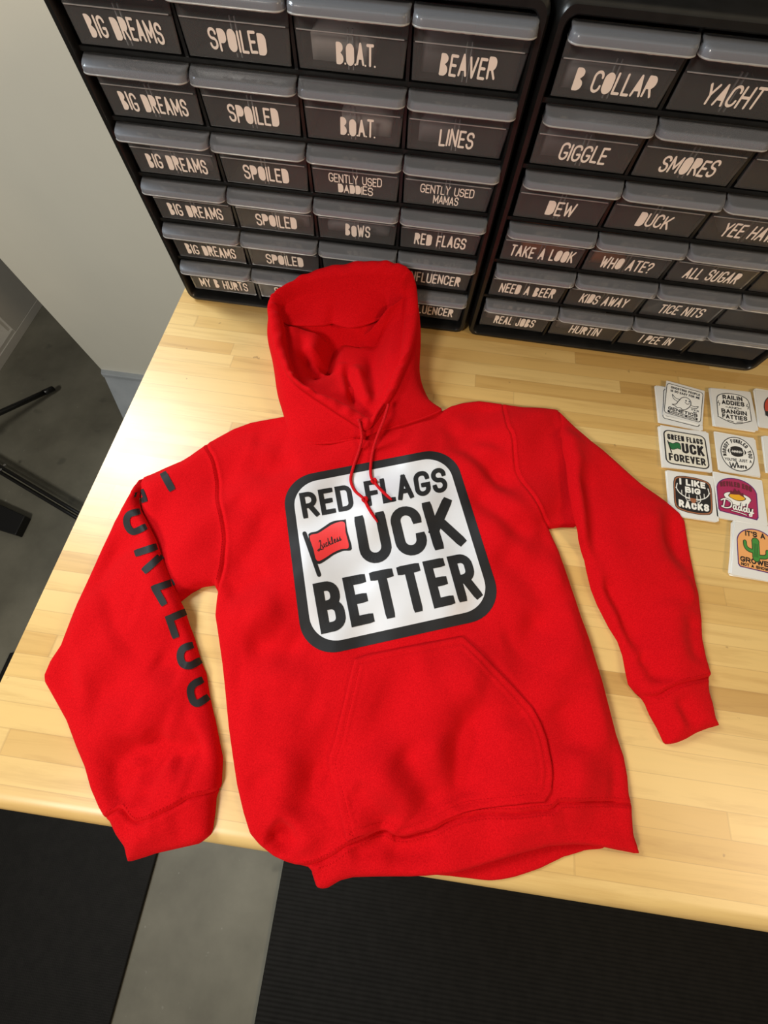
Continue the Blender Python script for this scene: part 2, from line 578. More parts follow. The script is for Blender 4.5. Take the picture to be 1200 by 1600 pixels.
# ------------------------------------------------------------------ lettering engine
H = 0.5
GL = {
 'A': (1.0, [[(0, 0), (.5, 1), (1, 0)], [(.2, .3), (.8, .3)]]),
 'B': (.95, [[(0, .53), (0, 1), (.9, 1, .5), (.9, .53, .5), (0, .53)], [(0, .53), (1, .53, .5), (1, 0, .5), (0, 0), (0, .53)]]),
 'C': (.95, [[(1, .73), (1, 1, .5), (0, 1, .5), (0, 0, .5), (1, 0, .5), (1, .27)]]),
 'D': (.95, [[(0, 0), (0, 1), (1, 1, .5), (1, 0, .5), (0, 0)]]),
 'E': (.8, [[(1, 1), (0, 1), (0, 0), (1, 0)], [(0, .52), (.85, .52)]]),
 'F': (.78, [[(1, 1), (0, 1), (0, 0)], [(0, .5), (.85, .5)]]),
 'G': (1.0, [[(1, .78), (1, 1, .5), (0, 1, .5), (0, 0, .5), (1, 0, .5), (1, .42), (.58, .42)]]),
 'H': (.98, [[(0, 0), (0, 1)], [(1, 0), (1, 1)], [(0, .5), (1, .5)]]),
 'I': (.0, [[(.5, 0), (.5, 1)]]),
 'J': (.75, [[(1, 1), (1, 0, .5), (0, 0, .5), (0, .28)]]),
 'K': (.98, [[(0, 0), (0, 1)], [(.95, 1), (0, .36)], [(.34, .58), (1, 0)]]),
 'L': (.75, [[(0, 1), (0, 0), (1, 0)]]),
 'M': (1.25, [[(0, 0), (0, 1)], [(0, 1), (.5, .25), (1, 1)], [(1, 1), (1, 0)]]),
 'N': (1.0, [[(0, 0), (0, 1)], [(0, 1), (1, 0)], [(1, 0), (1, 1)]]),
 'O': (1.0, [[(.5, 1), (1, 1, .5), (1, 0, .5), (0, 0, .5), (0, 1, .5), (.5, 1)]]),
 'P': (.92, [[(0, 0), (0, 1), (1, 1, .5), (1, .44, .5), (0, .44)]]),
 'R': (.96, [[(0, 0), (0, 1), (.95, 1, .5), (.95, .46, .5), (0, .46)], [(.5, .46), (1, 0)]]),
 'S': (.92, [[(1, .78), (1, 1, .5), (0, 1, .5), (0, .52, .5), (1, .52, .5), (1, 0, .5), (0, 0, .5), (0, .22)]]),
 'T': (.9, [[(0, 1), (1, 1)], [(.5, 1), (.5, 0)]]),
 'U': (.98, [[(0, 1), (0, 0, .5), (1, 0, .5), (1, 1)]]),
 'V': (1.0, [[(0, 1), (.5, 0), (1, 1)]]),
 'W': (1.4, [[(0, 1), (.27, 0), (.5, .8), (.73, 0), (1, 1)]]),
 'X': (1.0, [[(0, 1), (1, 0)], [(0, 0), (1, 1)]]),
 'Y': (1.0, [[(0, 1), (.5, .48), (1, 1)], [(.5, .48), (.5, 0)]]),
 '.': (.0, [[(.5, 0), (.5, .03)]]),
 "'": (.0, [[(.5, 1), (.5, .8)]]),
 '-': (.7, [[(0, .48), (1, .48)]]),
 '!': (.0, [[(.5, 1), (.5, .35)], [(.5, 0), (.5, .03)]]),
 '?': (.85, [[(0, .75), (0, 1, .5), (1, 1, .5), (1, .55, .5), (.5, .42), (.5, .3)], [(.5, 0), (.5, .03)]]),
 # joined script letters
 'l': (.45, [[(0, .02), (.6, .35), (.9, .9), (.6, 1), (.35, .7), (.35, .1), (.6, 0), (1, .08)]]),
 'u': (.8, [[(0, .45), (.1, .1, .3), (.35, 0), (.75, .15), (.8, .5)], [(.8, .5), (.8, .1), (1.05, .02)]]),
 'c': (.6, [[(.85, .42), (.5, .52), (.1, .3), (.25, .02), (.6, 0), (1.05, .1)]]),
 'k': (.75, [[(.05, 0), (.25, 1)], [(.8, .5), (.2, .22), (.6, .2), (.75, 0), (1.05, .06)]]),
 'e': (.6, [[(.05, .2), (.75, .3), (.7, .5), (.35, .5), (.1, .2), (.35, 0), (1.05, .1)]]),
 's': (.55, [[(0, .05), (.6, .52), (.5, .35), (.85, .15), (.6, 0), (.15, .05)], [(.6, 0), (1.05, .06)]]),
 'h': (.8, [[(0, 0), (.2, 1)], [(.1, .2), (.4, .5), (.7, .45), (.7, .08), (1.05, .04)]]),
 'o': (.75, [[(.5, .5), (.1, .35), (.15, .05), (.5, 0), (.85, .2), (.75, .45), (.5, .5), (1.05, .42)]]),
 'r': (.6, [[(.05, .0), (.15, .5)], [(.1, .3), (.5, .5), (.9, .45)]]),
 'a': (.85, [[(.7, .5), (.25, .48), (.05, .2), (.25, 0), (.6, .12), (.78, .5)], [(.78, .5), (.72, .06), (1.05, .04)]]),
 'd': (.85, [[(.7, .48), (.25, .48), (.05, .2), (.25, 0), (.6, .12), (.75, .5)], [(1.0, 1), (.72, .08), (1.05, .04)]]),
 'y': (.8, [[(.05, .5), (.1, .12), (.4, .02), (.75, .2), (.9, .5)], [(.9, .5), (.55, -.35), (.15, -.4), (.1, -.2), (1.05, .1)]]),
}
FILL = set('ABDOPR')


def rounded(pts, wx, hy, t, ox=0.0, oy=0.0):
    """scale glyph points into a box and round the corners that ask for it"""
    P = []
    for p in pts:
        P.append((Vector((ox + p[0] * wx, oy + p[1] * hy)), (p[2] * max(wx, 1e-9)) if len(p) > 2 else 0.0))
    out = []
    for i, (p, r) in enumerate(P):
        if r <= 0 or i == 0 or i == len(P) - 1:
            out.append(p)
            continue
        a, b = P[i - 1][0] - p, P[i + 1][0] - p
        la, lb = a.length, b.length
        ra = min(r, la * (0.5 if P[i - 1][1] else 1.0), lb * (0.5 if P[i + 1][1] else 1.0))
        s, e = p + a.normalized() * ra, p + b.normalized() * ra
        for k in range(7):
            q = k / 6
            # quarter-arc like curve
            c = math.cos(q * math.pi / 2)
            sn = math.sin(q * math.pi / 2)
            out.append(p + (s - p) * (1 - sn) + (e - p) * (1 - c))
    res = [out[0]]
    for p in out[1:]:
        if (p - res[-1]).length > 1e-7:
            res.append(p)
    return res


_ctr = [0]


def nudge():
    """overlapping strokes never share a plane"""
    _ctr[0] = (_ctr[0] + 1) % 9
    return _ctr[0] * 6e-6


def ribbon(mb, pts, t, place, step, mi=0, cap='square', lift=0.0):
    """flat band of width t along a 2-D polyline, mapped through place(x, y, lift)"""
    pts = [Vector(p) for p in pts]
    # split at sharp corners
    runs = [[pts[0]]]
    for i in range(1, len(pts)):
        runs[-1].append(pts[i])
        if i < len(pts) - 1:
            a, b = (pts[i] - pts[i - 1]).normalized(), (pts[i + 1] - pts[i]).normalized()
            if a.dot(b) < 0.05 and cap == 'round' or a.dot(b) < -0.1:
                runs.append([pts[i]])
    for run in runs:
        if len(run) < 2:
            continue
        q = [run[0]]
        for i in range(1, len(run)):
            d = run[i] - run[i - 1]
            m = max(1, int(math.ceil(d.length / step)))
            for k in range(1, m + 1):
                q.append(run[i - 1] + d * (k / m))
        e0, e1 = (q[0] - q[1]).normalized(), (q[-1] - q[-2]).normalized()
        h = t / 2
        n = len(q)
        L, Rr = [], []
        for i in range(n):
            a = (q[i] - q[i - 1]).normalized() if i else None
            b = (q[i + 1] - q[i]).normalized() if i < n - 1 else None
            if a is None:
                a = b
            if b is None:
                b = a
            tt = (a + b)
            tt = tt.normalized() if tt.length > 1e-6 else a
            nn = Vector((-tt.y, tt.x))
            c = max(0.45, nn.dot(Vector((-a.y, a.x))))
            L.append(q[i] + nn * (h / c))
            Rr.append(q[i] - nn * (h / c))
        if cap == 'square':
            nn = Vector((-e1.y, e1.x))
            L.append(q[-1] + e1 * h * .92 + nn * h * .86); Rr.append(q[-1] + e1 * h * .92 - nn * h * .86)
            L[-2], Rr[-2] = L[-2], Rr[-2]
            nn = Vector((-e0.y, e0.x))
            L.insert(0, q[0] + e0 * h * .92 - nn * h * .86); Rr.insert(0, q[0] + e0 * h * .92 + nn * h * .86)
        else:
            for k in (1, 2, 3):
                an = k * math.pi / 6.2
                nn = Vector((-e1.y, e1.x))
                L.append(q[-1] + e1 * h * math.sin(an) + nn * h * math.cos(an)); Rr.append(q[-1] + e1 * h * math.sin(an) - nn * h * math.cos(an))
            for k in (1, 2, 3):
                an = k * math.pi / 6.2
                nn = Vector((-e0.y, e0.x))
                L.insert(0, q[0] + e0 * h * math.sin(an) - nn * h * math.cos(an)); Rr.insert(0, q[0] + e0 * h * math.sin(an) + nn * h * math.cos(an))
        if t > step * 1.6:
            C = [(a + b) / 2 for a, b in zip(L, Rr)]
            rows = [L, C, Rr]
        else:
            rows = [L, Rr]
        n = len(L)
        flat = [p for r in rows for p in r]
        W = place(np.array([(p.x, p.y) for p in flat]), lift + nudge() + np.tile(np.linspace(0, 3e-5, n), len(rows)))
        fs = []
        for r in range(len(rows) - 1):
            for i in range(n - 1):
                fs.append((r * n + i, (r + 1) * n + i, (r + 1) * n + i + 1, r * n + i + 1))
        mb.add(W, fs, mi)


def text(mb, s, x, y, h, wd, place, t=0.2, gap=0.35, step=0.01, cap='square', fill=False, jit=0.0, slant=0.0, mi=0, lift=0.0, seed=1, hy=None, wide=0.55):
    """lay a line of text into the box x..x+wd, y..y+h ; t is stroke width / h"""
    rnd = random.Random(seed)
    tw = t * h
    # natural widths: letters are wide*h per unit, then the whole line is fitted to wd
    adv = []
    for ch in s:
        if ch == '.':
            adv.append((0, 0))
        elif ch == ' ':
            adv.append((0, 0.42))
        else:
            adv.append((GL[ch][0] * wide, 0))
    tot = sum(a[0] + a[1] for a in adv) * h
    nl = sum(1 for c in s if c not in ' .') + .45 * s.count('.')
    g = gap * tw
    fixed = nl * tw + (len(s) - 1 - s.count('.')) * g
    sc = (wd - fixed) / tot if tot else 1
    cx = x
    for ch, (aw, sp) in zip(s, adv):
        if ch == ' ':
            cx += sp * h * sc + g
            continue
        gw = aw * h * sc
        dy = rnd.uniform(-jit, jit) * h
        rot = rnd.uniform(-jit, jit) * 1.1
        hh = (h - tw) * (1 + rnd.uniform(-jit, jit) * 1.2)
        ox, oy = cx + tw / 2, y + tw / 2
        cc = Vector((ox + gw / 2, oy + hh / 2))

        def tr(p):
            q = p - cc
            q = Vector((q.x * math.cos(rot) - q.y * math.sin(rot), q.x * math.sin(rot) + q.y * math.cos(rot))) + cc
            return Vector((q.x + slant * (q.y - y), q.y + dy))
        if ch == '.':
            c0 = Vector((cx - g * .45 + .3 * tw, y + .32 * tw))
            ribbon(mb, [c0 - Vector((.12 * tw, 0)), c0 + Vector((.12 * tw, 0))], tw * .7, place, step, mi, cap, lift)
            cx += .45 * tw
            continue
        glyph = GL[ch][1]
        if fill and ch == 'B':
            glyph = [[(0, 0), (0, 1), (.62, 1, .45), (.92, .78, .4), (.30, .53), (1, .30, .4), (.75, 0, .45), (0, 0)]]
        for pi, pl in enumerate(glyph):
            pts = [tr(p) for p in rounded(pl, gw, hh, tw, ox, oy)]
            ribbon(mb, pts, tw, place, step, mi, cap, lift)
            if fill and ch in FILL and not (ch == 'A' and pi) and not (ch == 'R' and pi):
                poly = pts
                if ch == 'A':
                    a, b, c = pts[0], pts[len(pts) // 2], pts[-1]
                    poly = [a.lerp(b, .3), b, c.lerp(b, .3)]
                elif ch in 'PR':
                    poly = pts[1:] + [Vector((pts[-1]))]
                W = place(np.array([(p.x, p.y) for p in poly]), lift + nudge())
                mb.add(W, [tuple(range(len(poly)))], mi)
        cx += gw + tw + g


def homog(src, dst):
    A = []
    for (x, y), (u, v) in zip(src, dst):
        A.append([x, y, 1, 0, 0, 0, -u * x, -u * y])
        A.append([0, 0, 0, x, y, 1, -v * x, -v * y])
    b = np.array(dst, float).ravel()
    h = np.linalg.solve(np.array(A, float), b)
    Hm = np.append(h, 1).reshape(3, 3)

    def f(P):
        P = np.asarray(P, float)
        q = np.c_[P, np.ones(len(P))] @ Hm.T
        return q[:, :2] / q[:, 2:]
    return f


# ------------------------------------------------------------------ drawer cabinets
PX, PZ, PW = 0.119, 0.0575, 0.110
FY = -0.007     # front of the cabinet frame


def rrect(x0, x1, z0, z1, r, n=6):
    pts = []
    for cx, cz, a0 in ((x1 - r, z0 + r, -90), (x1 - r, z1 - r, 0), (x0 + r, z1 - r, 90), (x0 + r, z0 + r, 180)):
        for k in range(n + 1):
            a = math.radians(a0 + 90 * k / n)
            pts.append((cx + r * math.cos(a), cz + r * math.sin(a)))
    return pts


def housing_mesh():
    mb = MB()
    X0, X1, Z0, Z1 = -0.0166, 0.4805, -0.020, 0.352
    loops = [(rrect(X0 + .003, X1 - .003, Z0 + .002, Z1 - .003, .012), 0.155),
             (rrect(X0 + .001, X1 - .001, Z0 + .001, Z1 - .001, .013), 0.02),
             (rrect(X0, X1, Z0, Z1, .014), 0.004),
             (rrect(X0 + .0006, X1 - .0006, Z0 + .0006, Z1 - .0006, .0135), -0.003),
             (rrect(X0 + .003, X1 - .003, Z0 + .0025, Z1 - .003, .012), FY),
             (rrect(X0 + .008, X1 - .008, Z0 + .006, Z1 - .008, .010), FY),
             (rrect(X0 + .0095, X1 - .0095, Z0 + .0075, Z1 - .0095, .009), FY + .002),
             (rrect(X0 + .0105, X1 - .0105, Z0 + .0095, Z1 - .0105, .008), 0.004),
             (rrect(X0 + .011, X1 - .011, Z0 + .011, Z1 - .011, .006), 0.150)]
    n = len(loops[0][0])
    vs = [(x, y, z) for L, y in loops for x, z in L]
    fs = []
    for i in range(len(loops) - 1):
        for k in range(n):
            fs.append((i * n + k, i * n + (k + 1) % n, (i + 1) * n + (k + 1) % n, (i + 1) * n + k))
    fs.append(tuple(range(n)))
    fs.append(tuple((len(loops) - 1) * n + k for k in range(n))[::-1])
    mb.add(vs, fs)
    for r in range(1, 6):
        z = r * PZ - 0.0042
        mb.box(X0 + .0100, X1 - .0100, 0.002, 0.152, z - .0022, z + .0018)
    for c in range(1, 4):
        x = c * PX - 0.0045
        mb.box(x - .0018, x + .0018, 0.003, 0.152, Z0 + .0108, Z1 - .0108)
    return mb


def tray_mesh():
    mb = MB()
    # front panel, leaning very slightly and wider towards the top
    t = 0.0016
    zs = [0.0, 0.0262, 0.0272, 0.0282, 0.050]
    ys = [0.0, 0.0, -0.0010, 0.0, 0.0]

    def xl(z): return 0.000 - 0.0010 * z / 0.05

    def xr(z): return PW + 0.0050 * z / 0.05
    vs, fs = [], []
    for z, y in zip(zs, ys):
        vs += [(xl(z) + .0012, y, z), (xr(z) - .0012, y, z), (xr(z), y + .0010, z), (xr(z), y + t, z), (xl(z), y + t, z), (xl(z), y + .001, z)]
    for i in range(len(zs) - 1):
        for k in range(6):
            fs.append((i * 6 + k, i * 6 + (k + 1) % 6, (i + 1) * 6 + (k + 1) % 6, (i + 1) * 6 + k))
    fs += [(5, 4, 3, 2, 1, 0), tuple(24 + k for k in range(6))]
    mb.add(vs, fs)
    mb.box(0.004, 0.0052, t, 0.138, 0.002, 0.046)
    mb.box(PW - 0.0045, PW - 0.0033, t, 0.138, 0.002, 0.046)
    mb.box(0.0052, PW - 0.0045, t, 0.138, 0.0005, 0.0018)
    mb.box(0.0052, PW - 0.0045, 0.1368, 0.138, 0.0018, 0.046)
    # slots for a divider in the middle of the front
    for dx in (-0.0031, 0.0018):
        mb.box(PW / 2 + dx, PW / 2 + dx + 0.0012, t + .0001, t + 0.0022, 0.0018, 0.030, 1)
    mb.box(0.0012, PW - .0005, -0.0011, -0.0001, 0.0268, 0.0276, 1)
    return mb


def lip_mesh():
    mb = MB()
    x0, x1, D, rc = -0.0008, 0.1142, 0.0205, 0.009
    path = [(x0, 0.0), (x0, -D + rc)]
    for k in range(1, 8):
        a = math.pi / 2 * k / 7
        path.append((x0 + rc - rc * math.cos(a), -D + rc - rc * math.sin(a)))
    for k in range(1, 12):
        path.append((x0 + rc + (x1 - x0 - 2 * rc) * k / 12, -D))
    for k in range(0, 8):
        a = math.pi / 2 * k / 7
        path.append((x1 - rc + rc * math.sin(a), -D + rc - rc * math.cos(a)))
    path += [(x1, 0.0)]
    cx = (x0 + x1) / 2
    n = len(path)
    rows = []
    rows.append([(x, 0.0004, 0.0505) for x, y in path])
    rows.append([(x, y * .3, 0.0496) for x, y in path])
    rows.append([(cx + (x - cx) * .990, y * .70, 0.0486) for x, y in path])
    rows.append([(cx + (x - cx) * .985, y * .90, 0.0478) for x, y in path])
    rows.append([(cx + (x - cx) * .992, y * .96, 0.0468) for x, y in path])
    rows.append([(cx + (x - cx) * .997, y * .99, 0.0450) for x, y in path])
    rows.append([(x, y, 0.0424) for x, y in path])
    rows.append([(cx + (x - cx) * 1.006, y * 1.06, 0.0414) for x, y in path])
    vs = [p for r in rows for p in r]
    fs = []
    for r in range(len(rows) - 1):
        for i in range(n - 1):
            fs.append((r * n + i, r * n + i + 1, (r + 1) * n + i + 1, (r + 1) * n + i))
    k = 2 * (n - 1)
    mb.add(vs, fs)
    for i in range(len(fs) - n + 1, len(fs)):
        mb.mi[i] = 1
    return mb


LEFT = [['BIG DREAMS', 'SPOILED', 'B.O.A.T.', 'BEAVER'], ['BIG DREAMS', 'SPOILED', 'B.O.A.T.', 'LINES'],
        ['BIG DREAMS', 'SPOILED', 'GENTLY USED/DADDIES', 'GENTLY USED/MAMAS'], ['BIG DREAMS', 'SPOILED', 'BOWS', 'RED FLAGS'],
        ['BIG DREAMS', 'SPOILED', '', 'INFLUENCER'], ['MY B HURTS', 'SPOILED', '', 'INFLUENCER']]
RIGHT = [['B COLLAR', 'YACHT', '', ''], ['GIGGLE', 'SMORES', '', ''], ['DEW', 'DUCK', 'YEE HAW', ''],
         ['TAKE A LOOK', 'WHO ATE?', 'ALL SUGAR', ''], ['NEED A BEER', 'KIDS AWAY', 'TICE NITS', ''],
         ['REAL JOBS', 'HURTIN', 'I PEE IN', '']]
WID = {'BIG DREAMS': .080, 'SPOILED': .060, 'B.O.A.T.': .040, 'BEAVER': .057, 'LINES': .040, 'BOWS': .036, 'RED FLAGS': .074,
       'INFLUENCER': .082, 'MY B HURTS': .084, 'B COLLAR': .080, 'YACHT': .055, 'GIGGLE': .054, 'SMORES': .062, 'DEW': .036, 'DUCK': .042,
       'YEE HAW': .066, 'TAKE A LOOK': .090, 'WHO ATE?': .072, 'ALL SUGAR': .074, 'NEED A BEER': .085, 'KIDS AWAY': .072,
       'TICE NITS': .066, 'REAL JOBS': .068, 'HURTIN': .050, 'I PEE IN': .052}
CENT = {'B COLLAR': .058, 'B.O.A.T.': .060}

tray_me = lip_me = house_me = None


def letter_obj(s, parent, seed):
    mb = MB()

    def place(P, lift):
        return np.c_[P[:, 0], np.zeros(len(P)) - 0.0003 - lift, P[:, 1]]
    lines = s.split('/')
    if len(lines) == 1:
        wd = WID[s]
        text(mb, s, CENT.get(s, 0.0565) - wd / 2, 0.0060, 0.0158, wd, place, t=.135, gap=.55, step=.05, cap='round', fill=True, jit=.035, seed=seed, slant=0.03)
    else:
        for i, l in enumerate(lines):
            wd = (0.0066 if i else 0.0063) * len(l)
            text(mb, l, 0.0555 - wd / 2, 0.0142 - i * 0.0108, 0.0096, wd, place, t=.13, gap=.5, step=.05, cap='round', fill=(i == 1 and 'DADDIES' in l), jit=.035, seed=seed + i)
    return mb.build('lettering', M_CREAM, parent, world=False)


seed = 0
CABS = []
for (ox, oy, rows, label) in ((0.0, 0.0, LEFT, 'black small-parts drawer cabinet on the left, with BIG DREAMS drawers, behind the hood'),
                              (0.5029, -0.0005, RIGHT, 'black small-parts drawer cabinet on the right, with B COLLAR and YACHT drawers')):
    cabr = empty('drawer_cabinet', (ox, oy, ZO), label, 'drawer cabinet', 'black drawer cabinets on the table')
    if ox:
        cabr.rotation_euler.z = -0.0101
    CABS.append(cabr)
    if house_me is None:
        h = housing_mesh().build('housing', M_BLACK, cabr, smooth=True, world=False)
        h.data.set_sharp_from_angle(angle=math.radians(48))
        house_me = h.data
    else:
        h = bpy.data.objects.new('housing', house_me); COL.objects.link(h); h.parent = cabr
    for r in range(6):
        for c in range(4):
            if tray_me is None:
                d = tray_mesh().build('drawer', [M_TRAY, M_RIDGE], cabr, world=False)
                tray_me = d.data
                lp = lip_mesh().build('handle', [M_LIP, M_RIDGE], d, smooth=True, world=False)
                lp.data.set_sharp_from_angle(angle=math.radians(24))
                sm = lp.modifiers.new('thick', 'SOLIDIFY'); sm.thickness = 0.0011
                lip_proto, tray_proto = lp, d
            else:
                d = tray_proto.copy(); COL.objects.link(d); d.parent = cabr
                lp = lip_proto.copy(); COL.objects.link(lp); lp.parent = d
            d.location = (c * PX, 0, (5 - r) * PZ)
            s = rows[r][c]
            seed += 1
            if s:
                letter_obj(s, d, seed)
                d['label'] = 'clear drawer lettered ' + s.replace('/', ' ').lower()
            else:
                d['label'] = 'clear drawer without lettering in view'

mb = MB()
mb.box(0.12, 1.30, 0.166, 0.184, TZ, TZ + 0.62)  # invented board, put in to keep the view above the cabinets dark
tag(mb.build('dark_filler_board', M_BLACK, bevel=0.003), 'black upright board added behind the two drawer cabinets to keep the top edge dark', 'board')

# folded transfer sheets lying in some of the drawers
M_PAPER = noisy('pale_transfer_paper', (0.50, 0.45, 0.40), (0.62, 0.56, 0.50), 25, 0.6)
M_PAPERO = noisy('orange_transfer_paper', (0.55, 0.16, 0.04), (0.65, 0.24, 0.08), 25, 0.6)
M_PAPERG = noisy('grey_transfer_paper', (0.20, 0.18, 0.17), (0.28, 0.25, 0.24), 25, 0.6)


def content(cab, r, c, x0, x1, h, m, label, y0=0.012, y1=0.115):
    mb = MB()
    ox, oy, oz = CABS[cab].location
    oz += (5 - r) * PZ + 0.0022
    ang = CABS[cab].rotation_euler.z
    ox, oy = ox + c * PX * math.cos(ang), oy + c * PX * math.sin(ang)
    n = 10
    rows = []
    for k in range(n + 1):
        q = k / n
        z = h * (0.35 + 0.65 * math.sin(math.pi * (0.15 + .8 * q)))
        rows.append((ox + x0 + (x1 - x0) * q, oy + .001, oz + z))
    vs, fs = [], []
    for (x, yo, z) in rows:
        vs += [(x, yo + y0, z), (x, yo + y1, z * .0 + z - .002), (x, yo + y0 + .001, oz), (x, yo + y1, oz)]
    for k in range(n):
        a, b = k * 4, (k + 1) * 4
        fs += [(a, b, b + 1, a + 1), (a + 2, b + 2, b, a), (a + 1, b + 1, b + 3, a + 3), (a + 3, b + 3, b + 2, a + 2)]
    fs += [(0, 1, 3, 2), (n * 4, n * 4 + 2, n * 4 + 3, n * 4 + 1)]
    mb.add(vs, fs)
    return tag(mb.build('transfer_sheet', m, smooth=True), label, 'transfer sheet', 'folded transfer sheets in the drawers')


content(0, 0, 2, .012, .075, .030, M_PAPER, 'pale folded sheet inside the upper B.O.A.T. drawer')
content(0, 1, 2, .040, .098, .030, M_PAPER, 'pale folded sheet inside the lower B.O.A.T. drawer')
content(0, 0, 3, .008, .060, .040, M_PAPERG, 'grey printed sheet inside the BEAVER drawer')
content(0, 1, 3, .012, .060, .026, M_PAPERG, 'grey folded sheet inside the LINES drawer')
content(0, 2, 0, .020, .100, .034, M_PAPERG, 'grey folded sheet inside the third BIG DREAMS drawer from the top')
content(0, 3, 1, .050, .102, .030, M_PAPERG, 'grey folded sheet inside the SPOILED drawer beside BOWS')
content(0, 3, 2, .010, .100, .016, M_PAPERG, 'grey folded sheet inside the BOWS drawer')
content(1, 0, 0, .010, .100, .026, M_PAPERG, 'grey folded sheet inside the B COLLAR drawer')
content(1, 1, 0, .012, .070, .034, M_PAPERG, 'grey folded sheet inside the GIGGLE drawer')
content(1, 3, 0, .030, .095, .036, M_PAPERO, 'orange folded sheet inside the TAKE A LOOK drawer')
content(1, 3, 1, .010, .060, .018, M_PAPERO, 'orange folded sheet inside the WHO ATE drawer')
content(1, 2, 2, .030, .100, .030, M_PAPERG, 'grey folded sheet inside the YEE HAW drawer')
content(1, 5, 1, .012, .095, .030, M_PAPER, 'pale folded sheet inside the HURTIN drawer')
content(1, 5, 0, .008, .060, .026, M_PAPER, 'pale folded sheet inside the REAL JOBS drawer')

# ------------------------------------------------------------------ hoodie
YE = -0.752     # where cloth starts to droop over the rounded table edge


def seg_dist(P, A, closed=True):
    """distance of points to a polyline, and the position 0..1 along it, and the signed side"""
    A = np.asarray(A, float)
    B = np.roll(A, -1, 0) if closed else A[1:]
    A0 = A if closed else A[:-1]
    d = B - A0
    L = np.hypot(d[:, 0], d[:, 1])
    keep = L > 1e-9
    A0, d, L = A0[keep], d[keep], L[keep]
    cum = np.r_[0, np.cumsum(L)]
    out = np.empty(len(P)); tt = np.empty(len(P)); sd = np.empty(len(P))
    for i in range(0, len(P), 4000):
        Q = P[i:i + 4000]
        rx = Q[:, None, 0] - A0[None, :, 0]
        ry = Q[:, None, 1] - A0[None, :, 1]
        t = np.clip((rx * d[:, 0] + ry * d[:, 1]) / (L * L), 0, 1)
        ex = rx - t * d[:, 0]
        ey = ry - t * d[:, 1]
        D = ex * ex + ey * ey
        k = D.argmin(1)
        ar = np.arange(len(Q))
        out[i:i + 4000] = np.sqrt(D[ar, k])
        tt[i:i + 4000] = (cum[k] + t[ar, k] * L[k]) / cum[-1]
        sd[i:i + 4000] = np.sign(d[k, 0] * ry[ar, k] - d[k, 1] * rx[ar, k])
    return out, tt, sd


def inside(P, poly):
    poly = np.asarray(poly)
    x, y = P[:, 0], P[:, 1]
    c = np.zeros(len(P), bool)
    j = len(poly) - 1
    for i in range(len(poly)):
        xi, yi = poly[i]
        xj, yj = poly[j]
        cond = ((yi > y) != (yj > y)) & (x < (xj - xi) * (y - yi) / (yj - yi + 1e-15) + xi)
        c ^= cond
        j = i
    return c


def smooth_closed(pts, n_per=5, closed=True):
    pts = np.asarray(pts, float)
    out = []
    N = len(pts)
    rng = range(N) if closed else range(N - 1)
    for i in rng:
        p0 = pts[(i - 1) % N] if closed or i > 0 else pts[0]
        p1, p2 = pts[i], pts[(i + 1) % N]
        p3 = pts[(i + 2) % N] if closed or i < N - 2 else pts[-1]
        for k in range(n_per):
            t = k / n_per
            a = 0.5 * (2 * p1 + (p2 - p0) * t + (2 * p0 - 5 * p1 + 4 * p2 - p3) * t * t + (3 * p1 - p0 - 3 * p2 + p3) * t ** 3)
            out.append(a)
    if not closed:
        out.append(pts[-1])
    return np.array(out)


def resample(pts, step, closed=True):
    pts = np.asarray(pts, float)
    if closed:
        pts = np.vstack([pts, pts[:1]])
    L = np.r_[0, np.cumsum(np.hypot(*np.diff(pts, axis=0).T))]
    n = max(2, int(round(L[-1] / step)))
    s = np.linspace(0, L[-1], n + 1)
    out = np.stack([np.interp(s, L, pts[:, 0]), np.interp(s, L, pts[:, 1])], 1)
    return out[:-1] if closed else out


_rng = np.random.RandomState(3)
_waves = [(_rng.uniform(-1, 1, 2) / np.hypot(*_rng.uniform(.3, 1, 2)) * 2 * math.pi / lam, _rng.uniform(0, 6.28), amp)
          for lam, amp in ((.30, .0011), (.22, .0012), (.17, .0011), (.13, .0010), (.10, .0008), (.075, .0006), (.06, .0005), (.048, .0003))]


def wav(P):
    z = np.zeros(len(P))
    for k, ph, a in _waves:
        z += a * np.sin(P[:, 0] * k[0] + P[:, 1] * k[1] + ph + 0.8 * np.sin(P[:, 1] * 17 + ph))
    return z


def crease_px(pl, z=0.014):
    return np.array([pix(u, v, TZ + z)[:2] for u, v in pl])


def creases(P, cs):
    z = np.zeros(len(P))
    for pl, amp, wd in cs:
        d, t, sd = seg_dist(P, pl, False)
        z += 2.1 * amp * np.exp(-(d / (wd * 1.45)) ** 2) * np.clip(np.sin(np.pi * np.clip(t, .02, .98)) * 1.6, 0, 1)
    return z


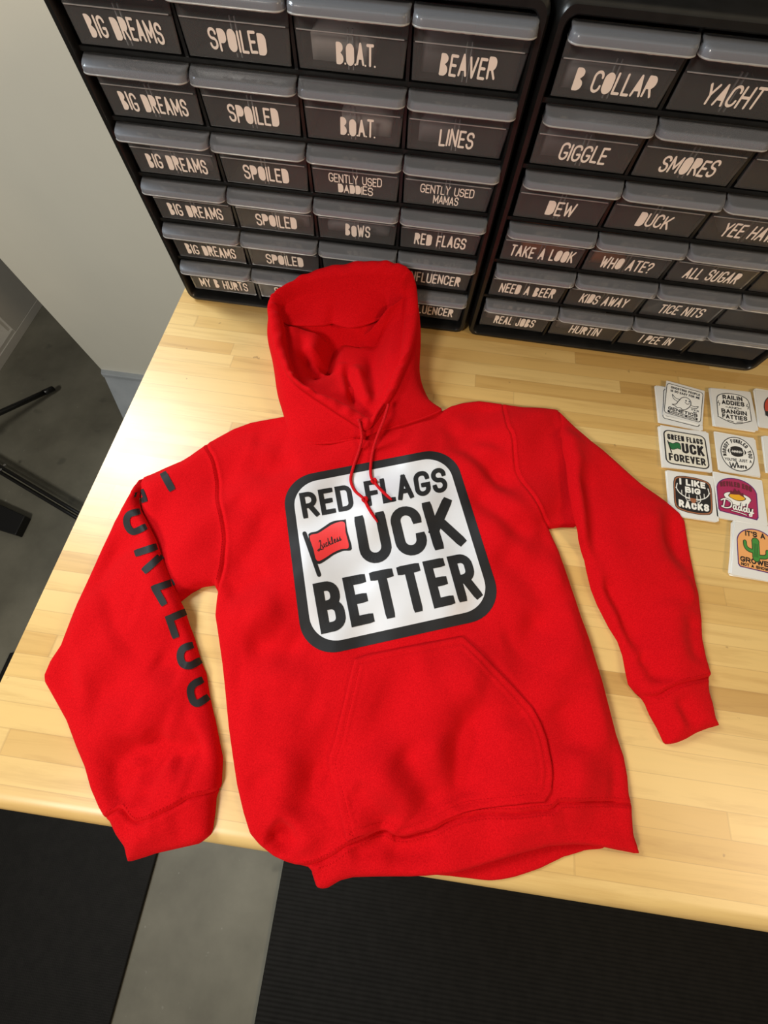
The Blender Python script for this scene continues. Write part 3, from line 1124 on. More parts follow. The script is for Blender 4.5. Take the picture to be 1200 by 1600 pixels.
class Surf:
    """a layer of cloth: outline in plan, height above whatever carries it"""

    def __init__(s, lifts=(), T1=0.008, r1=0.009, T2=0.009, r2=0.06, wave=1.0, low=0.0):
        s.lifts, s.T1, s.r1, s.T2, s.r2, s.wave, s.low = lifts, T1, r1, T2, r2, wave, low
        s.outline = None
        s.cre = []
        s.seams = []
        s.extra = []

    def base(s, P):
        dy = np.clip(YE - P[:, 1], 0, None)
        z = TZ + 0.0008 + s.low - np.minimum(2.6 * dy ** 1.75, 2.6 * .13 ** 1.75)
        for pl, amp, wd in s.lifts:
            d, t, sd = seg_dist(P, pl, False)
            z = z + amp * np.exp(-(d / wd) ** 2)
        return z

    def top(s, P):
        d, _, _ = seg_dist(P, s.outline, True)
        ins = inside(P, s.outline)
        d = np.where(ins, d, 0)
        f = lambda q: np.sqrt(np.clip(1 - (1 - np.clip(q, 0, 1)) ** 2, 0, 1))
        h = s.T1 * f(d / s.r1) + s.T2 * f(d / s.r2)
        k = np.clip(d / 0.02, 0, 1)
        h = h + k * (2.3 * s.wave * wav(P) + creases(P, s.cre))
        for pl in s.seams:
            ds, t, sd = seg_dist(P, pl, False)
            h = h + np.clip(d / .006, 0.35, 1) * ((-0.0028 if pl is s.seams[-1] else -0.0017) * np.exp(-(ds / .0016) ** 2) + 0.0008 * np.exp(-((ds - .0045) / .0022) ** 2))
        for fn in s.extra:
            h = h + fn(P)
        h = np.maximum(h, 0.0012 * np.clip(d / .004, 0, 1))
        return s.base(P) + h

    def outline_px(s, px, closed=True):
        return pixs(px, lambda P: s.base(P) + 0.0035)[:, :2]


def cloth_mesh(name, surf, poly, parent, m, step=0.0042, dense=(), bottom=True, edge=0.003, zadd=0.0, zfun=None):
    poly = resample(poly, edge)
    lo, hi = poly.min(0), poly.max(0)
    gx = np.arange(lo[0], hi[0], step)
    gy = np.arange(lo[1], hi[1], step * .87)
    G = np.array([(x + (step / 2 if j % 2 else 0), y) for j, y in enumerate(gy) for x in gx])
    G = G[inside(G, poly)]
    d, _, _ = seg_dist(G, poly, True)
    G = G[d > step * .55]
    extra = []
    for pl in dense:
        c = resample(pl, 0.0035, False)
        t = np.gradient(c, axis=0)
        t /= np.hypot(t[:, 0], t[:, 1])[:, None] + 1e-12
        nrm = np.stack([-t[:, 1], t[:, 0]], 1)
        for o in (0, .0012, -.0012, .0025, -.0025, .0045, -.0045, .007, -.007):
            extra.append(c + nrm * o)
        dg, _, _ = seg_dist(G, c, False)
        G = G[dg > .0088]
    # finer rows just inside the edge so that the roll of the cloth is round
    t = np.roll(poly, -1, 0) - np.roll(poly, 1, 0)
    t /= np.hypot(t[:, 0], t[:, 1])[:, None] + 1e-12
    nrm = np.stack([-t[:, 1], t[:, 0]], 1)
    if not inside((poly + nrm * .001)[::7], poly).mean() > .5:
        nrm = -nrm
    for o in (.0008, .002, .0038, .006):
        extra.append(poly + nrm * o)
    E = np.vstack(extra)
    E = E[inside(E, poly)]
    dE, _, _ = seg_dist(E, poly, True)
    E = E[dE > .0006]
    # thin out points that crowd each other
    key = np.round(E / 0.0009).astype(int)
    _, idx = np.unique(key, axis=0, return_index=True)
    E = E[np.sort(idx)]
    dG, _, _ = seg_dist(G, poly, True)
    G = G[dG > .0075]
    V = [Vector(p) for p in np.vstack([poly, G, E])]
    n = len(poly)
    res = delaunay_2d_cdt(V, [(i, (i + 1) % n) for i in range(n)], [], 1, 1e-7)
    P = np.array([(v.x, v.y) for v in res[0]])
    tris = [f for f in res[2]]
    cen = np.array([P[list(f)].mean(0) for f in tris])
    ok = inside(cen, poly)
    tris = [f if (P[f[1]][0] - P[f[0]][0]) * (P[f[2]][1] - P[f[0]][1]) - (P[f[1]][1] - P[f[0]][1]) * (P[f[2]][0] - P[f[0]][0]) > 0 else f[::-1] for f, k in zip(tris, ok) if k]
    z = (zfun(P) if zfun else surf.top(P)) + zadd
    mb = MB()
    mb.add(np.c_[P, z], tris)
    if bottom:
        zb = surf.base(P) - 0.0002
        mb.add(np.c_[P, np.minimum(zb, z)], [f[::-1] for f in tris])
    return mb.build(name, m, parent, smooth=True)


SEAM_L = [(326, 694), (330, 707), (340, 725), (344, 752), (346, 780), (354, 810), (357, 840), (355, 865), (352, 890), (345, 915), (340, 926)]
SEAM_R = [(784, 632), (785, 652), (787, 675), (795, 692), (801, 725), (806, 745), (825, 785), (840, 807), (857, 826)]
UP_L = [(326, 694), (297, 715), (287, 721), (262, 731), (242, 740), (226, 746), (216, 762), (222, 800), (240, 860), (258, 915), (272, 944), (282, 939), (297, 927), (315, 917), (335, 914), (340, 926)]
UP_R = [(784, 632), (815, 637), (865, 640), (872, 642), (890, 685), (905, 750), (910, 815), (899, 823), (877, 823), (857, 826)]
SIDE_L = [(340, 926), (338, 940), (336, 962), (340, 987), (347, 1037), (351, 1075), (354, 1107), (357, 1137), (364, 1187), (370, 1227), (380, 1270), (390, 1302), (405, 1320), (427, 1338), (447, 1347), (465, 1352)]
HEM_SEAM = [(465, 1352), (478, 1350), (490, 1347), (510, 1340), (530, 1326), (541, 1317), (560, 1309), (582, 1301), (602, 1298), (612, 1302), (620, 1307), (635, 1307), (655, 1300), (675, 1295), (695, 1283), (722, 1272), (760, 1264), (795, 1260), (825, 1256), (850, 1254), (863, 1245), (895, 1245), (932, 1248), (970, 1252), (986, 1254)]
HEM_LOW = [(465, 1352), (481, 1355), (485, 1358), (490, 1374), (494, 1386), (502, 1389), (512, 1388), (532, 1376), (552, 1371), (590, 1370), (640, 1370), (665, 1369), (702, 1366), (735, 1358), (770, 1347), (820, 1332), (857, 1323), (895, 1320), (920, 1321), (946, 1325), (970, 1330), (990, 1334), (999, 1334), (995, 1320), (989, 1302), (987, 1275), (986, 1254)]
SIDE_R = [(986, 1254), (982, 1240), (980, 1212), (974, 1180), (962, 1147), (951, 1105), (940, 1062), (930, 1030), (920, 997), (907, 962), (900, 940), (885, 897), (872, 859), (857, 826)]
NECK = [(784, 632), (765, 629), (747, 627), (722, 630), (702, 636), (690, 643), (670, 640), (640, 628), (600, 610), (530, 605), (480, 622), (452, 650), (412, 657), (392, 661), (365, 671), (340, 685), (326, 694)]

hood_root = empty('hoodie', (0.38, -0.45, TZ), 'red pullover hoodie spread flat on the butcher block table, hood leaning on the drawers', 'hoodie')

edge_lift = crease_px([(720, 1364), (770, 1349), (820, 1333), (857, 1323), (900, 1321), (940, 1324)], .01)
BODY = Surf(lifts=[(edge_lift, 0.009, 0.030)])
union_px = NECK[:-1] + UP_L[:-1] + SIDE_L[:-1] + HEM_LOW[:-1] + SIDE_R[:-1] + UP_R[::-1][:-1]
BODY.outline = BODY.outline_px(union_px)
seamL, seamR, hemS = (BODY.outline_px(s) for s in (SEAM_L, SEAM_R, HEM_SEAM))
seamL, seamR, hemS = (smooth_closed(s, 5, False) for s in (seamL, seamR, hemS))
BODY.seams = [seamL, seamR, hemS]
C = crease_px
BODY.cre = [
    # folds from the armpits across the chest
    (C([(360, 905), (385, 870), (410, 830), (430, 790)]), -.0035, .012), (C([(350, 935), (385, 915), (425, 890)]), -.0030, .010), (C([(352, 960), (400, 955), (445, 940)]), .0025, .014),
    (C([(362, 780), (385, 800), (420, 820)]), -.0028, .012), (C([(380, 720), (420, 735), (470, 720)]), -.0030, .014), (C([(392, 690), (420, 690), (455, 700)]), -.0025, .012),
    (C([(690, 690), (730, 700), (780, 740), (810, 775)]), -.0050, .010), (C([(700, 712), (750, 745), (800, 800), (830, 830)]), .0030, .012), (C([(735, 760), (775, 800), (830, 845)]), -.0042, .011),
    (C([(745, 800), (790, 850), (840, 880)]), .0025, .013), (C([(770, 860), (810, 890), (860, 930)]), -.0030, .014),
    (C([(690, 660), (720, 680), (770, 690), (800, 700)]), -.0040, .010),
    # right flank
    (C([(850, 900), (850, 960), (830, 1010), (790, 1050)]), -.0055, .016), (C([(880, 930), (890, 990), (880, 1060)]), .0035, .018), (C([(780, 1000), (820, 990), (850, 960)]), -.003, .014),
    (C([(870, 1090), (890, 1130), (900, 1180)]), -.0035, .016), (C([(900, 1060), (930, 1120), (945, 1180)]), .003, .018), (C([(880, 1200), (920, 1215), (960, 1230)]), .0025, .012),
    # left flank
    (C([(380, 1010), (430, 1000), (470, 1030)]), -.0045, .013), (C([(370, 1060), (430, 1060), (500, 1080)]), .003, .016), (C([(390, 1100), (450, 1095), (505, 1120)]), -.0035, .014),
    (C([(385, 960), (420, 975), (460, 1005)]), .0028, .012),
    (C([(510, 1190), (490, 1240), (460, 1290)]), -.0065, .014), (C([(455, 1160), (440, 1230), (430, 1300)]), .005, .020), (C([(500, 1270), (480, 1310), (470, 1345)]), .003, .012),
    (C([(418, 1300), (436, 1312), (448, 1340)]), -.009, .010), (C([(400, 1200), (420, 1240), (425, 1290)]), -.003, .014),
    # hem band
    (C([(600, 1330), (640, 1328), (690, 1320)]), -.0035, .009), (C([(500, 1362), (560, 1350), (620, 1350)]), .002, .010), (C([(760, 1300), (820, 1290), (880, 1280)]), .0025, .016), (C([(545, 1340), (590, 1320), (615, 1312)]), -.003, .008),
    # under the print
    (C([(620, 715), (660, 720), (700, 735)]), .0020, .012), (C([(470, 820), (480, 900), (490, 980)]), .0016, .014), (C([(520, 1010), (600, 1000), (700, 985)]), -.0018, .012),
]
POCK_CRE = [
    (C([(580, 1095), (640, 1125), (700, 1125), (752, 1092)], .018), -.0042, .026), (C([(748, 1085), (740, 1150), (724, 1215), (704, 1266)], .018), -.0066, .015),
    (C([(785, 1110), (778, 1180), (755, 1240)], .018), .0036, .022), (C([(548, 1222), (575, 1252), (600, 1278), (620, 1301)], .018), -.0058, .012),
    (C([(560, 1170), (600, 1220), (650, 1275)], .018), .0034, .018), (C([(622, 1160), (648, 1203), (672, 1243), (694, 1271)], .018), -.0060, .013),
    (C([(665, 1150), (694, 1205), (708, 1245)], .018), .0034, .014), (C([(640, 1060), (700, 1050), (760, 1080)], .018), .0030, .024), (C([(800, 1120), (830, 1170), (840, 1220)], .018), .003, .02),
]
BODY.cre += POCK_CRE

px2 = BODY.outline_px
neck = px2(NECK); sideL = px2(SIDE_L); sideR = px2(SIDE_R); hemlow = px2(HEM_LOW); upL = px2(UP_L); upR = px2(UP_R)
torso_poly = np.vstack([neck[:-1], seamL[:-1], sideL[:-1], hemS[:-1], sideR[:-1], seamR[::-1][:-1]])
torso = cloth_mesh('torso', BODY, torso_poly, hood_root, M_RED, dense=[seamL, seamR, hemS])
hem_poly = np.vstack([hemlow[:-1], hemS[::-1][:-1]])
cloth_mesh('hem_band', BODY, hem_poly, hood_root, M_RIB, step=.004, dense=[hemS])

# back layer of the hem showing under the front edge
BACK = Surf(T1=.004, r1=.006, T2=.001, r2=.03, wave=.3, low=-0.0002)
bp = [(640, 1366), (702, 1371), (760, 1378), (782, 1377), (807, 1372), (845, 1359), (882, 1341), (915, 1331), (948, 1326), (930, 1305), (860, 1310), (780, 1335), (700, 1352)]
BACK.outline = BACK.outline_px(bp)
cloth_mesh('hem_back_layer', BACK, smooth_closed(BACK.outline, 4), hood_root, M_RIB, step=.005)

# ---- sleeves
LOW_L = [(224, 747), (217, 753), (205, 777), (192, 796), (180, 817), (160, 858), (141, 900), (122, 942), (107, 982), (97, 1007), (80, 1032), (70, 1055), (71, 1067), (85, 1092), (105, 1127), (120, 1167), (133, 1198), (142, 1232), (155, 1262), (165, 1278)]
CUFF_L_SEAM = [(165, 1278), (180, 1268), (194, 1260), (201, 1263), (212, 1277), (227, 1279), (255, 1267), (280, 1255), (305, 1241), (325, 1237), (342, 1234)]
LOW_L2 = [(342, 1234), (345, 1226), (347, 1185), (341, 1155), (335, 1125), (330, 1105), (326, 1085), (321, 1052), (314, 1036), (307, 1012), (295, 977), (285, 947), (272, 920), (262, 895), (252, 870), (242, 842), (230, 818), (219, 796), (215, 780), (222, 764)]
CUFF_L = [(165, 1278), (172, 1283), (182, 1304), (195, 1322), (198, 1336), (201, 1346), (207, 1346), (227, 1340), (245, 1334), (290, 1324), (312, 1319), (327, 1307), (331, 1299), (335, 1270), (337, 1246), (342, 1234)]
LOW_R = [(870, 641), (880, 650), (902, 672), (922, 690), (940, 704), (972, 732), (1005, 760), (1035, 782), (1060, 802), (1069, 815), (1072, 832), (1077, 865), (1085, 910), (1090, 930), (1095, 972), (1096, 1000), (1102, 1030), (1109, 1056)]
CUFF_R_SEAM = [(1109, 1056), (1080, 1061), (1055, 1065), (1035, 1074), (1020, 1085), (1008, 1088), (997, 1086)]
LOW_R2 = [(997, 1086), (984, 1070), (980, 1052), (975, 1025), (967, 1002), (953, 980), (935, 945), (925, 920), (915, 875), (905, 840), (899, 810), (894, 785), (890, 762), (886, 725), (880, 700), (874, 670)]
CUFF_R = [(1109, 1056), (1105, 1063), (1106, 1080), (1112, 1100), (1116, 1120), (1123, 1134), (1105, 1139), (1087, 1146), (1070, 1156), (1055, 1162), (1043, 1164), (1039, 1160), (1030, 1140), (1017, 1117), (1010, 1100), (1004, 1091), (997, 1086)]

SL = Surf(lifts=[(crease_px([(226, 775), (236, 820), (250, 862), (266, 905), (280, 938)], .02), .0165, .026)], T1=.008, r1=.010, T2=.009, r2=.05)
SL.outline = SL.outline_px(LOW_L[:-1] + CUFF_L[:-1] + LOW_L2)
SL.cre = [
    (C([(215, 1150), (200, 1185), (170, 1220)]), -.0055, .014), (C([(220, 1152), (245, 1175), (262, 1192)]), -.0060, .009), (C([(262, 1192), (285, 1180), (320, 1160)]), -.0050, .011), (C([(255, 1130), (290, 1140), (325, 1120)]), .0035, .016),
    (C([(190, 1195), (185, 1230), (192, 1258)]), -.0065, .010), (C([(222, 1190), (222, 1225), (218, 1262)]), -.0035, .009), (C([(205, 1180), (205, 1215), (205, 1255)]), .0045, .012), (C([(245, 1205), (275, 1215), (300, 1220)]), .003, .014),
    (C([(110, 1060), (150, 1040), (200, 1000)]), .0035, .02), (C([(130, 1100), (180, 1090), (230, 1110)]), -.003, .018), (C([(160, 960), (200, 940), (230, 950)]), -.0025, .02), (C([(185, 860), (200, 900), (210, 960)]), .0025, .018),
    (C([(290, 1050), (270, 1045), (240, 1030)]), -.003, .010), (C([(210, 1290), (240, 1305), (280, 1290)]), .002, .014), (C([(180, 1300), (200, 1290), (240, 1285)]), -.003, .008),
]
cuffS = smooth_closed(SL.outline_px(CUFF_L_SEAM), 4, False)
SL.seams = [cuffS]
slL = empty_parent = None
mesh_low = np.vstack([SL.outline_px(LOW_L)[:-1], cuffS[:-1], SL.outline_px(LOW_L2)])


def join_into(a, b):
    """put the faces of b into a (two layers of one folded sleeve) and drop b"""
    n = len(a.data.vertices)
    bm = bmesh.new()
    bm.from_mesh(a.data)
    bm.from_mesh(b.data)
    bm.to_mesh(a.data)
    bm.free()
    me = b.data
    bpy.data.objects.remove(b)
    bpy.data.meshes.remove(me)
    a.data.update()


upl_poly = np.vstack([upL[:-1], seamL[::-1][:-1]])
sleeve_l = cloth_mesh('sleeve', BODY, upl_poly, hood_root, M_RED, dense=[seamL])
tmp = cloth_mesh('sleeve', SL, mesh_low, hood_root, M_RED, dense=[cuffS])
join_into(sleeve_l, tmp)
cloth_mesh('cuff', SL, np.vstack([SL.outline_px(CUFF_L)[:-1], cuffS[::-1][:-1]]), hood_root, M_RIB, step=.004, dense=[cuffS])

SR = Surf(lifts=[(crease_px([(884, 690), (892, 740), (900, 790), (906, 826)], .02), .0165, .026)], T1=.008, r1=.010, T2=.009, r2=.05)
SR.outline = SR.outline_px(LOW_R[:-1] + CUFF_R[:-1] + LOW_R2)
SR.cre = [
    (C([(905, 720), (915, 790), (925, 850), (945, 905)]), -.0055, .012), (C([(895, 700), (902, 770), (915, 840)], .02), .004, .010), (C([(940, 890), (960, 930), (985, 980), (1010, 1030)]), -.0060, .010), (C([(925, 880), (945, 930), (975, 985)], .02), .004, .009),
    (C([(970, 900), (1000, 960), (1030, 1040)]), -.003, .016), (C([(1000, 1020), (1020, 1045), (1030, 1070)]), -.006, .010), (C([(1035, 790), (1055, 850), (1070, 900)]), -.0032, .012), (C([(1010, 790), (1030, 850), (1050, 910)]), .003, .016),
    (C([(1085, 960), (1080, 1000), (1090, 1040)]), -.0045, .011), (C([(1040, 930), (1050, 990), (1060, 1040)]), .003, .018), (C([(1055, 1085), (1075, 1120), (1092, 1140)]), -.0035, .007), (C([(1040, 1090), (1055, 1120), (1070, 1150)]), .002, .009),
    (C([(1060, 900), (1075, 930), (1085, 945)]), .003, .01),
]
cuffSR = smooth_closed(SR.outline_px(CUFF_R_SEAM), 4, False)
SR.seams = [cuffSR]
upr_poly = np.vstack([upR[:-1], seamR[::-1][:-1]])
sleeve_r = cloth_mesh('sleeve', BODY, upr_poly, hood_root, M_RED, dense=[seamR])
tmp = cloth_mesh('sleeve', SR, np.vstack([SR.outline_px(LOW_R)[:-1], cuffSR[:-1], SR.outline_px(LOW_R2)]), hood_root, M_RED, dense=[cuffSR])
join_into(sleeve_r, tmp)
cloth_mesh('cuff', SR, np.vstack([SR.outline_px(CUFF_R)[:-1], cuffSR[::-1][:-1]]), hood_root, M_RIB, step=.004, dense=[cuffSR])

# ---- pocket
POCK = [(554, 1030), (572, 1023), (650, 1008), (723, 994), (742, 1011), (763, 1032), (800, 1070), (831, 1104), (845, 1130), (854, 1155), (861, 1190), (863, 1215), (861, 1236), (850, 1253), (825, 1254), (795, 1258), (760, 1262), (722, 1270), (695, 1281), (675, 1293), (655, 1298), (635, 1305), (620, 1305), (611, 1300), (602, 1296), (582, 1299), (560, 1307), (542, 1315), (535, 1285), (525, 1240), (515, 1200), (514, 1184), (523, 1158), (537, 1100)]
bodytop = lambda P: BODY.top(P)
pock = pixs(POCK, bodytop)[:, :2]
pocket_in = None


def pocket_z(P):
    d, _, _ = seg_dist(P, pock, True)
    e = np.clip(d / .0022, 0, 1)
    z = 0.0004 + 0.0030 * np.sqrt(1 - (1 - e) ** 2)
    z -= 0.0011 * np.exp(-((d - .0075) / .0013) ** 2) + .0008 * np.exp(-((d - .0145) / .0012) ** 2)
    z += 0.0025 * np.clip(d / .06, 0, 1)
    return BODY.top(P) + z


def inset(poly, o):
    t = np.roll(poly, -1, 0) - np.roll(poly, 1, 0)
    t /= np.hypot(t[:, 0], t[:, 1])[:, None] + 1e-12
    nrm = np.stack([-t[:, 1], t[:, 0]], 1)
    if not inside((poly + nrm * .001), poly).mean() > .5:
        nrm = -nrm
    return poly + nrm * o


pi = resample(pock, .004)
cloth_mesh('kangaroo_pocket', BODY, pock, hood_root, M_RED, step=.004, dense=[inset(pi, .0105)], bottom=False, zfun=pocket_z)

# ---- hood
RO = [(575, 673, .030), (550, 662, .034), (520, 643, .040), (487, 621, .046), (460, 601, .052), (445, 581, .056), (431, 551, .062), (422, 515, .070), (418, 487, .078), (421, 472, .084), (430, 461, .089), (462, 441, .097), (500, 425, .103), (550, 415, .106), (595, 412, .106), (625, 417, .103), (642, 427, .098), (651, 452, .088), (653, 500, .073), (645, 545, .060), (632, 580, .052), (617, 615, .044), (600, 641, .036)]
RI = [(577, 655, .029), (557, 643, .032), (525, 626, .037), (495, 616, .042), (467, 597, .047), (458, 578, .051), (448, 545, .057), (444, 510, .065), (438, 488, .073), (438, 475, .079), (447, 465, .084), (467, 453, .090), (500, 441, .095), (545, 434, .098), (580, 433, .098), (608, 435, .095), (625, 446, .089), (634, 467, .081), (631, 510, .066), (625, 560, .055), (612, 590, .047), (602, 617, .040), (588, 643, .033)]
BS = [(577, 677, .017), (550, 687, .017), (510, 693, .017), (472, 692, .016), (452, 682, .012), (446, 660, .007), (436, 622, .003), (429, 580, .002), (429, 545, .001), (434, 515, .001), (448, 505, .001), (475, 512, .001), (505, 520, .001), (550, 526, .001), (590, 529, .001), (615, 531, .001), (633, 533, .001), (645, 537, .001), (652, 548, .002), (656, 590, .003), (672, 627, .007), (689, 641, .012), (640, 661, .018)]


def pixy(u, v, y):
    d = CAM_R @ np.array([(u - 600) / FPX, -(v - 800) / FPX, -1.0])
    t = (y - CAM_C[1]) / d[1]
    return CAM_C + t * d


def ring(lst, ymax=9):
    out = []
    for u, v, h in lst:
        p = pix(u, v, TZ + h)
        if p[1] > ymax:
            p = pixy(u, v, ymax)
        out.append(p)
    return smooth_closed(np.array(out), 12)


ro, ri, bs = ring(RO, -.036), ring(RI, -.052), ring(BS)
NR = len(ro)
rows = []
for k in range(17):                        # outer wall, bulging
    t = k / 16
    q = bs * (1 - t) + ro * t
    out = (bs - bs.mean(0)); out[:, 2] = 0
    ln = np.linalg.norm(out, axis=1)[:, None] + 1e-9
    q = q + out / ln * (0.004 * math.sin(math.pi * t))
    wob = 0.0022 * np.sin(np.arange(NR) * 2 * math.pi * 9 / NR + t * 3) * math.sin(math.pi * t)
    q = q + out / ln * wob[:, None]
    rows.append(q)
mid = (ro + ri) / 2
wr = np.linalg.norm(ro - ri, axis=1)[:, None]
ang = np.arange(NR) * 2 * math.pi / NR
puck = 0.0011 * np.sin(ang * 23) + 0.0009 * np.sin(ang * 37 + 1)
for k in range(1, 12):                     # rolled hem of the opening
    a = math.pi * k / 12
    q = mid + (ro - ri) / 2 * math.cos(a)
    q[:, 2] += (0.0105 * math.sin(a)) + puck * math.sin(a)
    rows.append(q)
# step down behind the rolled hem, then the inside of the hood
cen = pix(556, 548, TZ + .022)
fold = np.array([pix(u, v, TZ + h)[:2] for u, v, h in [(436, 500, .05), (445, 503, .048), (480, 505, .045), (518, 503, .043), (550, 507, .043), (575, 502, .045), (612, 488, .050), (640, 471, .06)]])
infolds = [(np.array([pix(u, v, TZ + .028)[:2] for u, v in pl]), a, wd) for pl, a, wd in [
    ([(527, 522), (516, 545), (510, 562), (505, 580)], -.010, .007), ([(505, 580), (492, 582), (480, 572), (472, 558)], -.007, .006), ([(500, 525), (495, 550), (488, 568)], .010, .014),
    ([(537, 560), (545, 590), (555, 630), (560, 645)], -.007, .006), ([(552, 560), (565, 600), (578, 640)], .006, .008), ([(533, 555), (540, 590), (546, 620)], .004, .006), ([(575, 540), (590, 590), (588, 630)], -.004, .008),
    ([(525, 520), (560, 527), (580, 520)], -.005, .005), ([(600, 510), (610, 540), (605, 580)], .004, .010), ([(470, 540), (475, 580), (490, 605)], -.005, .008), ([(455, 520), (465, 560), (480, 590)], .004, .008)]]
# groove where the roll is stitched down, outside and inside
for q, t in zip(rows[:17], [k / 16 for k in range(17)]):
    g = math.exp(-((t - .92) / .06) ** 2)
    out = (bs - bs.mean(0)); out[:, 2] = 0
    q -= out / (np.linalg.norm(out, axis=1)[:, None] + 1e-9) * .0060 * g
fpx = [(440, 499, .062), (452, 504, .058), (480, 506, .055), (505, 505, .053), (519, 502, .051), (527, 505, .052), (545, 509, .053), (560, 507, .054), (575, 503, .055), (595, 495, .058), (615, 485, .061), (636, 470, .068)]
fc = smooth_closed(np.array([pix(u, v, TZ + h) for u, v, h in fpx]), 9, False)
FX, FZ = fc[:, 0], fc[:, 2]
fold = fc[:, :2]
rid = ri - np.array([0, 0, .0080])
NI = 46
for k in range(0, NI):
    t = (k + .25) / NI
    q = rid * (1 - t) + cen * t
    s_ = min(1.0, t / .60)
    s_ = s_ * s_ * (3 - 2 * s_)
    zf = TZ + 0.016
    q[:, 2] = rid[:, 2] * (1 - s_) + zf * s_
    P = q[:, :2]
    yy = np.interp(P[:, 0], fold[:, 0], fold[:, 1])
    over = P[:, 1] - yy
    ends = np.clip((P[:, 0] - fold[0, 0]) / .02, 0, 1) * np.clip((fold[-1, 0] - P[:, 0]) / .02, 0, 1)
    fz = np.interp(P[:, 0], FX, FZ)
    cap = fz - .013 + np.clip(over, 0, None) * .5 + np.clip(-.004 - over, 0, None) * 2.5 + (1 - np.clip(ends * 4, 0, 1)) * .05
    q[:, 2] = np.minimum(q[:, 2], cap)
    q[:, 2] += creases(P, infolds) * min(1, t * 4)
    q[:, 2] = np.maximum(q[:, 2], TZ + .003)
    rows.append(q)
mb = MB()
V = np.vstack(rows)
fs = []
for i in range(len(rows) - 1):
    for k in range(NR):
        fs.append((i * NR + k, i * NR + (k + 1) % NR, (i + 1) * NR + (k + 1) % NR, (i + 1) * NR + k))
fs.append(tuple((len(rows) - 1) * NR + k for k in range(NR)))
mb.add(V, [f[::-1] for f in fs])
# crown panel: hangs from the back of the roll, ends in a soft fold with a shaded gap behind it
topc = ri[12 * 9 + 4:12 * 17 + 6] - np.array([0, -.003, .0085])


def rs3(c, n):
    L = np.r_[0, np.cumsum(np.linalg.norm(np.diff(c, axis=0), axis=1))]
    q = np.linspace(0, L[-1], n)
    return np.stack([np.interp(q, L, c[:, i]) for i in range(3)], 1)


NU = 90
A_, B_ = rs3(topc, NU), rs3(fc, NU)
grid = []
uu = np.linspace(0, 1, NU)
for k in range(26):
    t = k / 25
    q = A_ * (1 - t) + B_ * t
    q[:, 2] -= .010 * np.sin(math.pi * t) * np.sin(math.pi * uu) - .0012 * np.sin(uu * 19 + 3 * t) * math.sin(math.pi * t)
    grid.append(q)
for k in range(1, 9):                       # turn under
    a = k / 8 * math.pi
    q = B_.copy()
    q[:, 1] += -.0022 * math.sin(a) + .0
    q[:, 2] += -.0022 * (1 - math.cos(a))
    grid.append(q)
for k in range(1, 7):
    q = B_.copy()
    q[:, 1] = np.minimum(q[:, 1] + .005 * k, np.maximum(q[:, 1], -.036))
    q[:, 2] += -.0044 - .0006 * k
    grid.append(q)
ng = len(grid)
mb.add(np.vstack(grid), [(i * NU + k, (i + 1) * NU + k, (i + 1) * NU + k + 1, i * NU + k + 1) for i in range(ng - 1) for k in range(NU - 1)])
hood = mb.build('hood', M_RED, hood_root, smooth=True)

# seam tape where the hood joins the neck
mb = MB()
idx = list(range(12 * 21, NR)) + list(range(0, 12 * 5))
pts = bs[idx]
mb.tube([(x, y, z + .0008) for x, y, z in pts], .0019, 8)
mb.build('neck_seam', M_RED, hood_root, smooth=True)


# ---- drawstrings
def string(px, h0):
    c = smooth_closed(np.array(px, float), 6, False)
    P = pixs(c, lambda Q: BODY.top(Q) + 0.0030)
    n = len(P)
    for i in range(n):
        u, v = c[i]
        f = np.clip((700 - v) / 45, 0, 1)
        if f > 0:
            P[i] = pix(u, v, P[i][2] * (1 - f) + (TZ + h0) * f)
    return P


for px, h0 in (([(560, 655), (564, 670), (565, 687), (560, 707), (552, 730), (548, 750), (554, 766), (565, 776), (570, 781)], .045),
               ([(607, 632), (600, 655), (590, 680), (582, 707), (579, 732), (580, 745), (584, 752)], .049)):
    P = string(px, h0)
    mb = MB(); mb.tube(P, .00215, 10)
    ds = mb.build('drawstring', M_CORD, hood_root, smooth=True)
    e = P[-1]
    mb = MB()
    kc = Vector(e)
    loop = [kc + Vector((.0028 * math.cos(a), .0030 * math.sin(a), .0012 + .0016 * math.sin(2 * a))) for a in [k * .55 for k in range(13)]]
    mb.tube(loop, .0021, 9)
    mb.build('knot', M_CORD, ds, smooth=True)
    tail = [px[-1], (px[-1][0] + 6, px[-1][1] + 13), (px[-1][0] + 20, px[-1][1] + 35)] if px[0][0] < 600 else [px[-1], (592, 762), (603, 773), (612, 781)]
    c = smooth_closed(np.array(tail, float), 6, False)
    T = pixs(c, lambda Q: BODY.top(Q) + 0.0028)
    rs = [0.0022] * (len(T) - 4) + [.0020, .0017, .0014, .0011]
    mb = MB(); mb.tube(T, .002, 9, rs=rs)
    mb.build('cord_end', M_CORD, ds, smooth=True)

# ---- chest print
SQ = homog([(0, 0), (1, 0), (1, 1), (0, 1)], [(440, 749), (706.3, 697.3), (790, 960.7), (475, 1030.7)])
SQI = homog([(440, 749), (706.3, 697.3), (790, 960.7), (475, 1030.7)], [(0, 0), (1, 0), (1, 1), (0, 1)])


def on_body(P, lift):
    W = pixs(SQ(P), bodytop)
    W[:, 2] += lift
    return W


def rr_poly(x0, y0, x1, y1, r, n=10):
    out = []
    for cx, cy, a0 in ((x1 - r, y0 + r, -90), (x1 - r, y1 - r, 0), (x0 + r, y1 - r, 90), (x0 + r, y0 + r, 180)):
        for k in range(n + 1):
            a = math.radians(a0 + 90 * k / n)
            out.append((cx + r * math.cos(a), cy + r * math.sin(a)))
    return np.array(out)


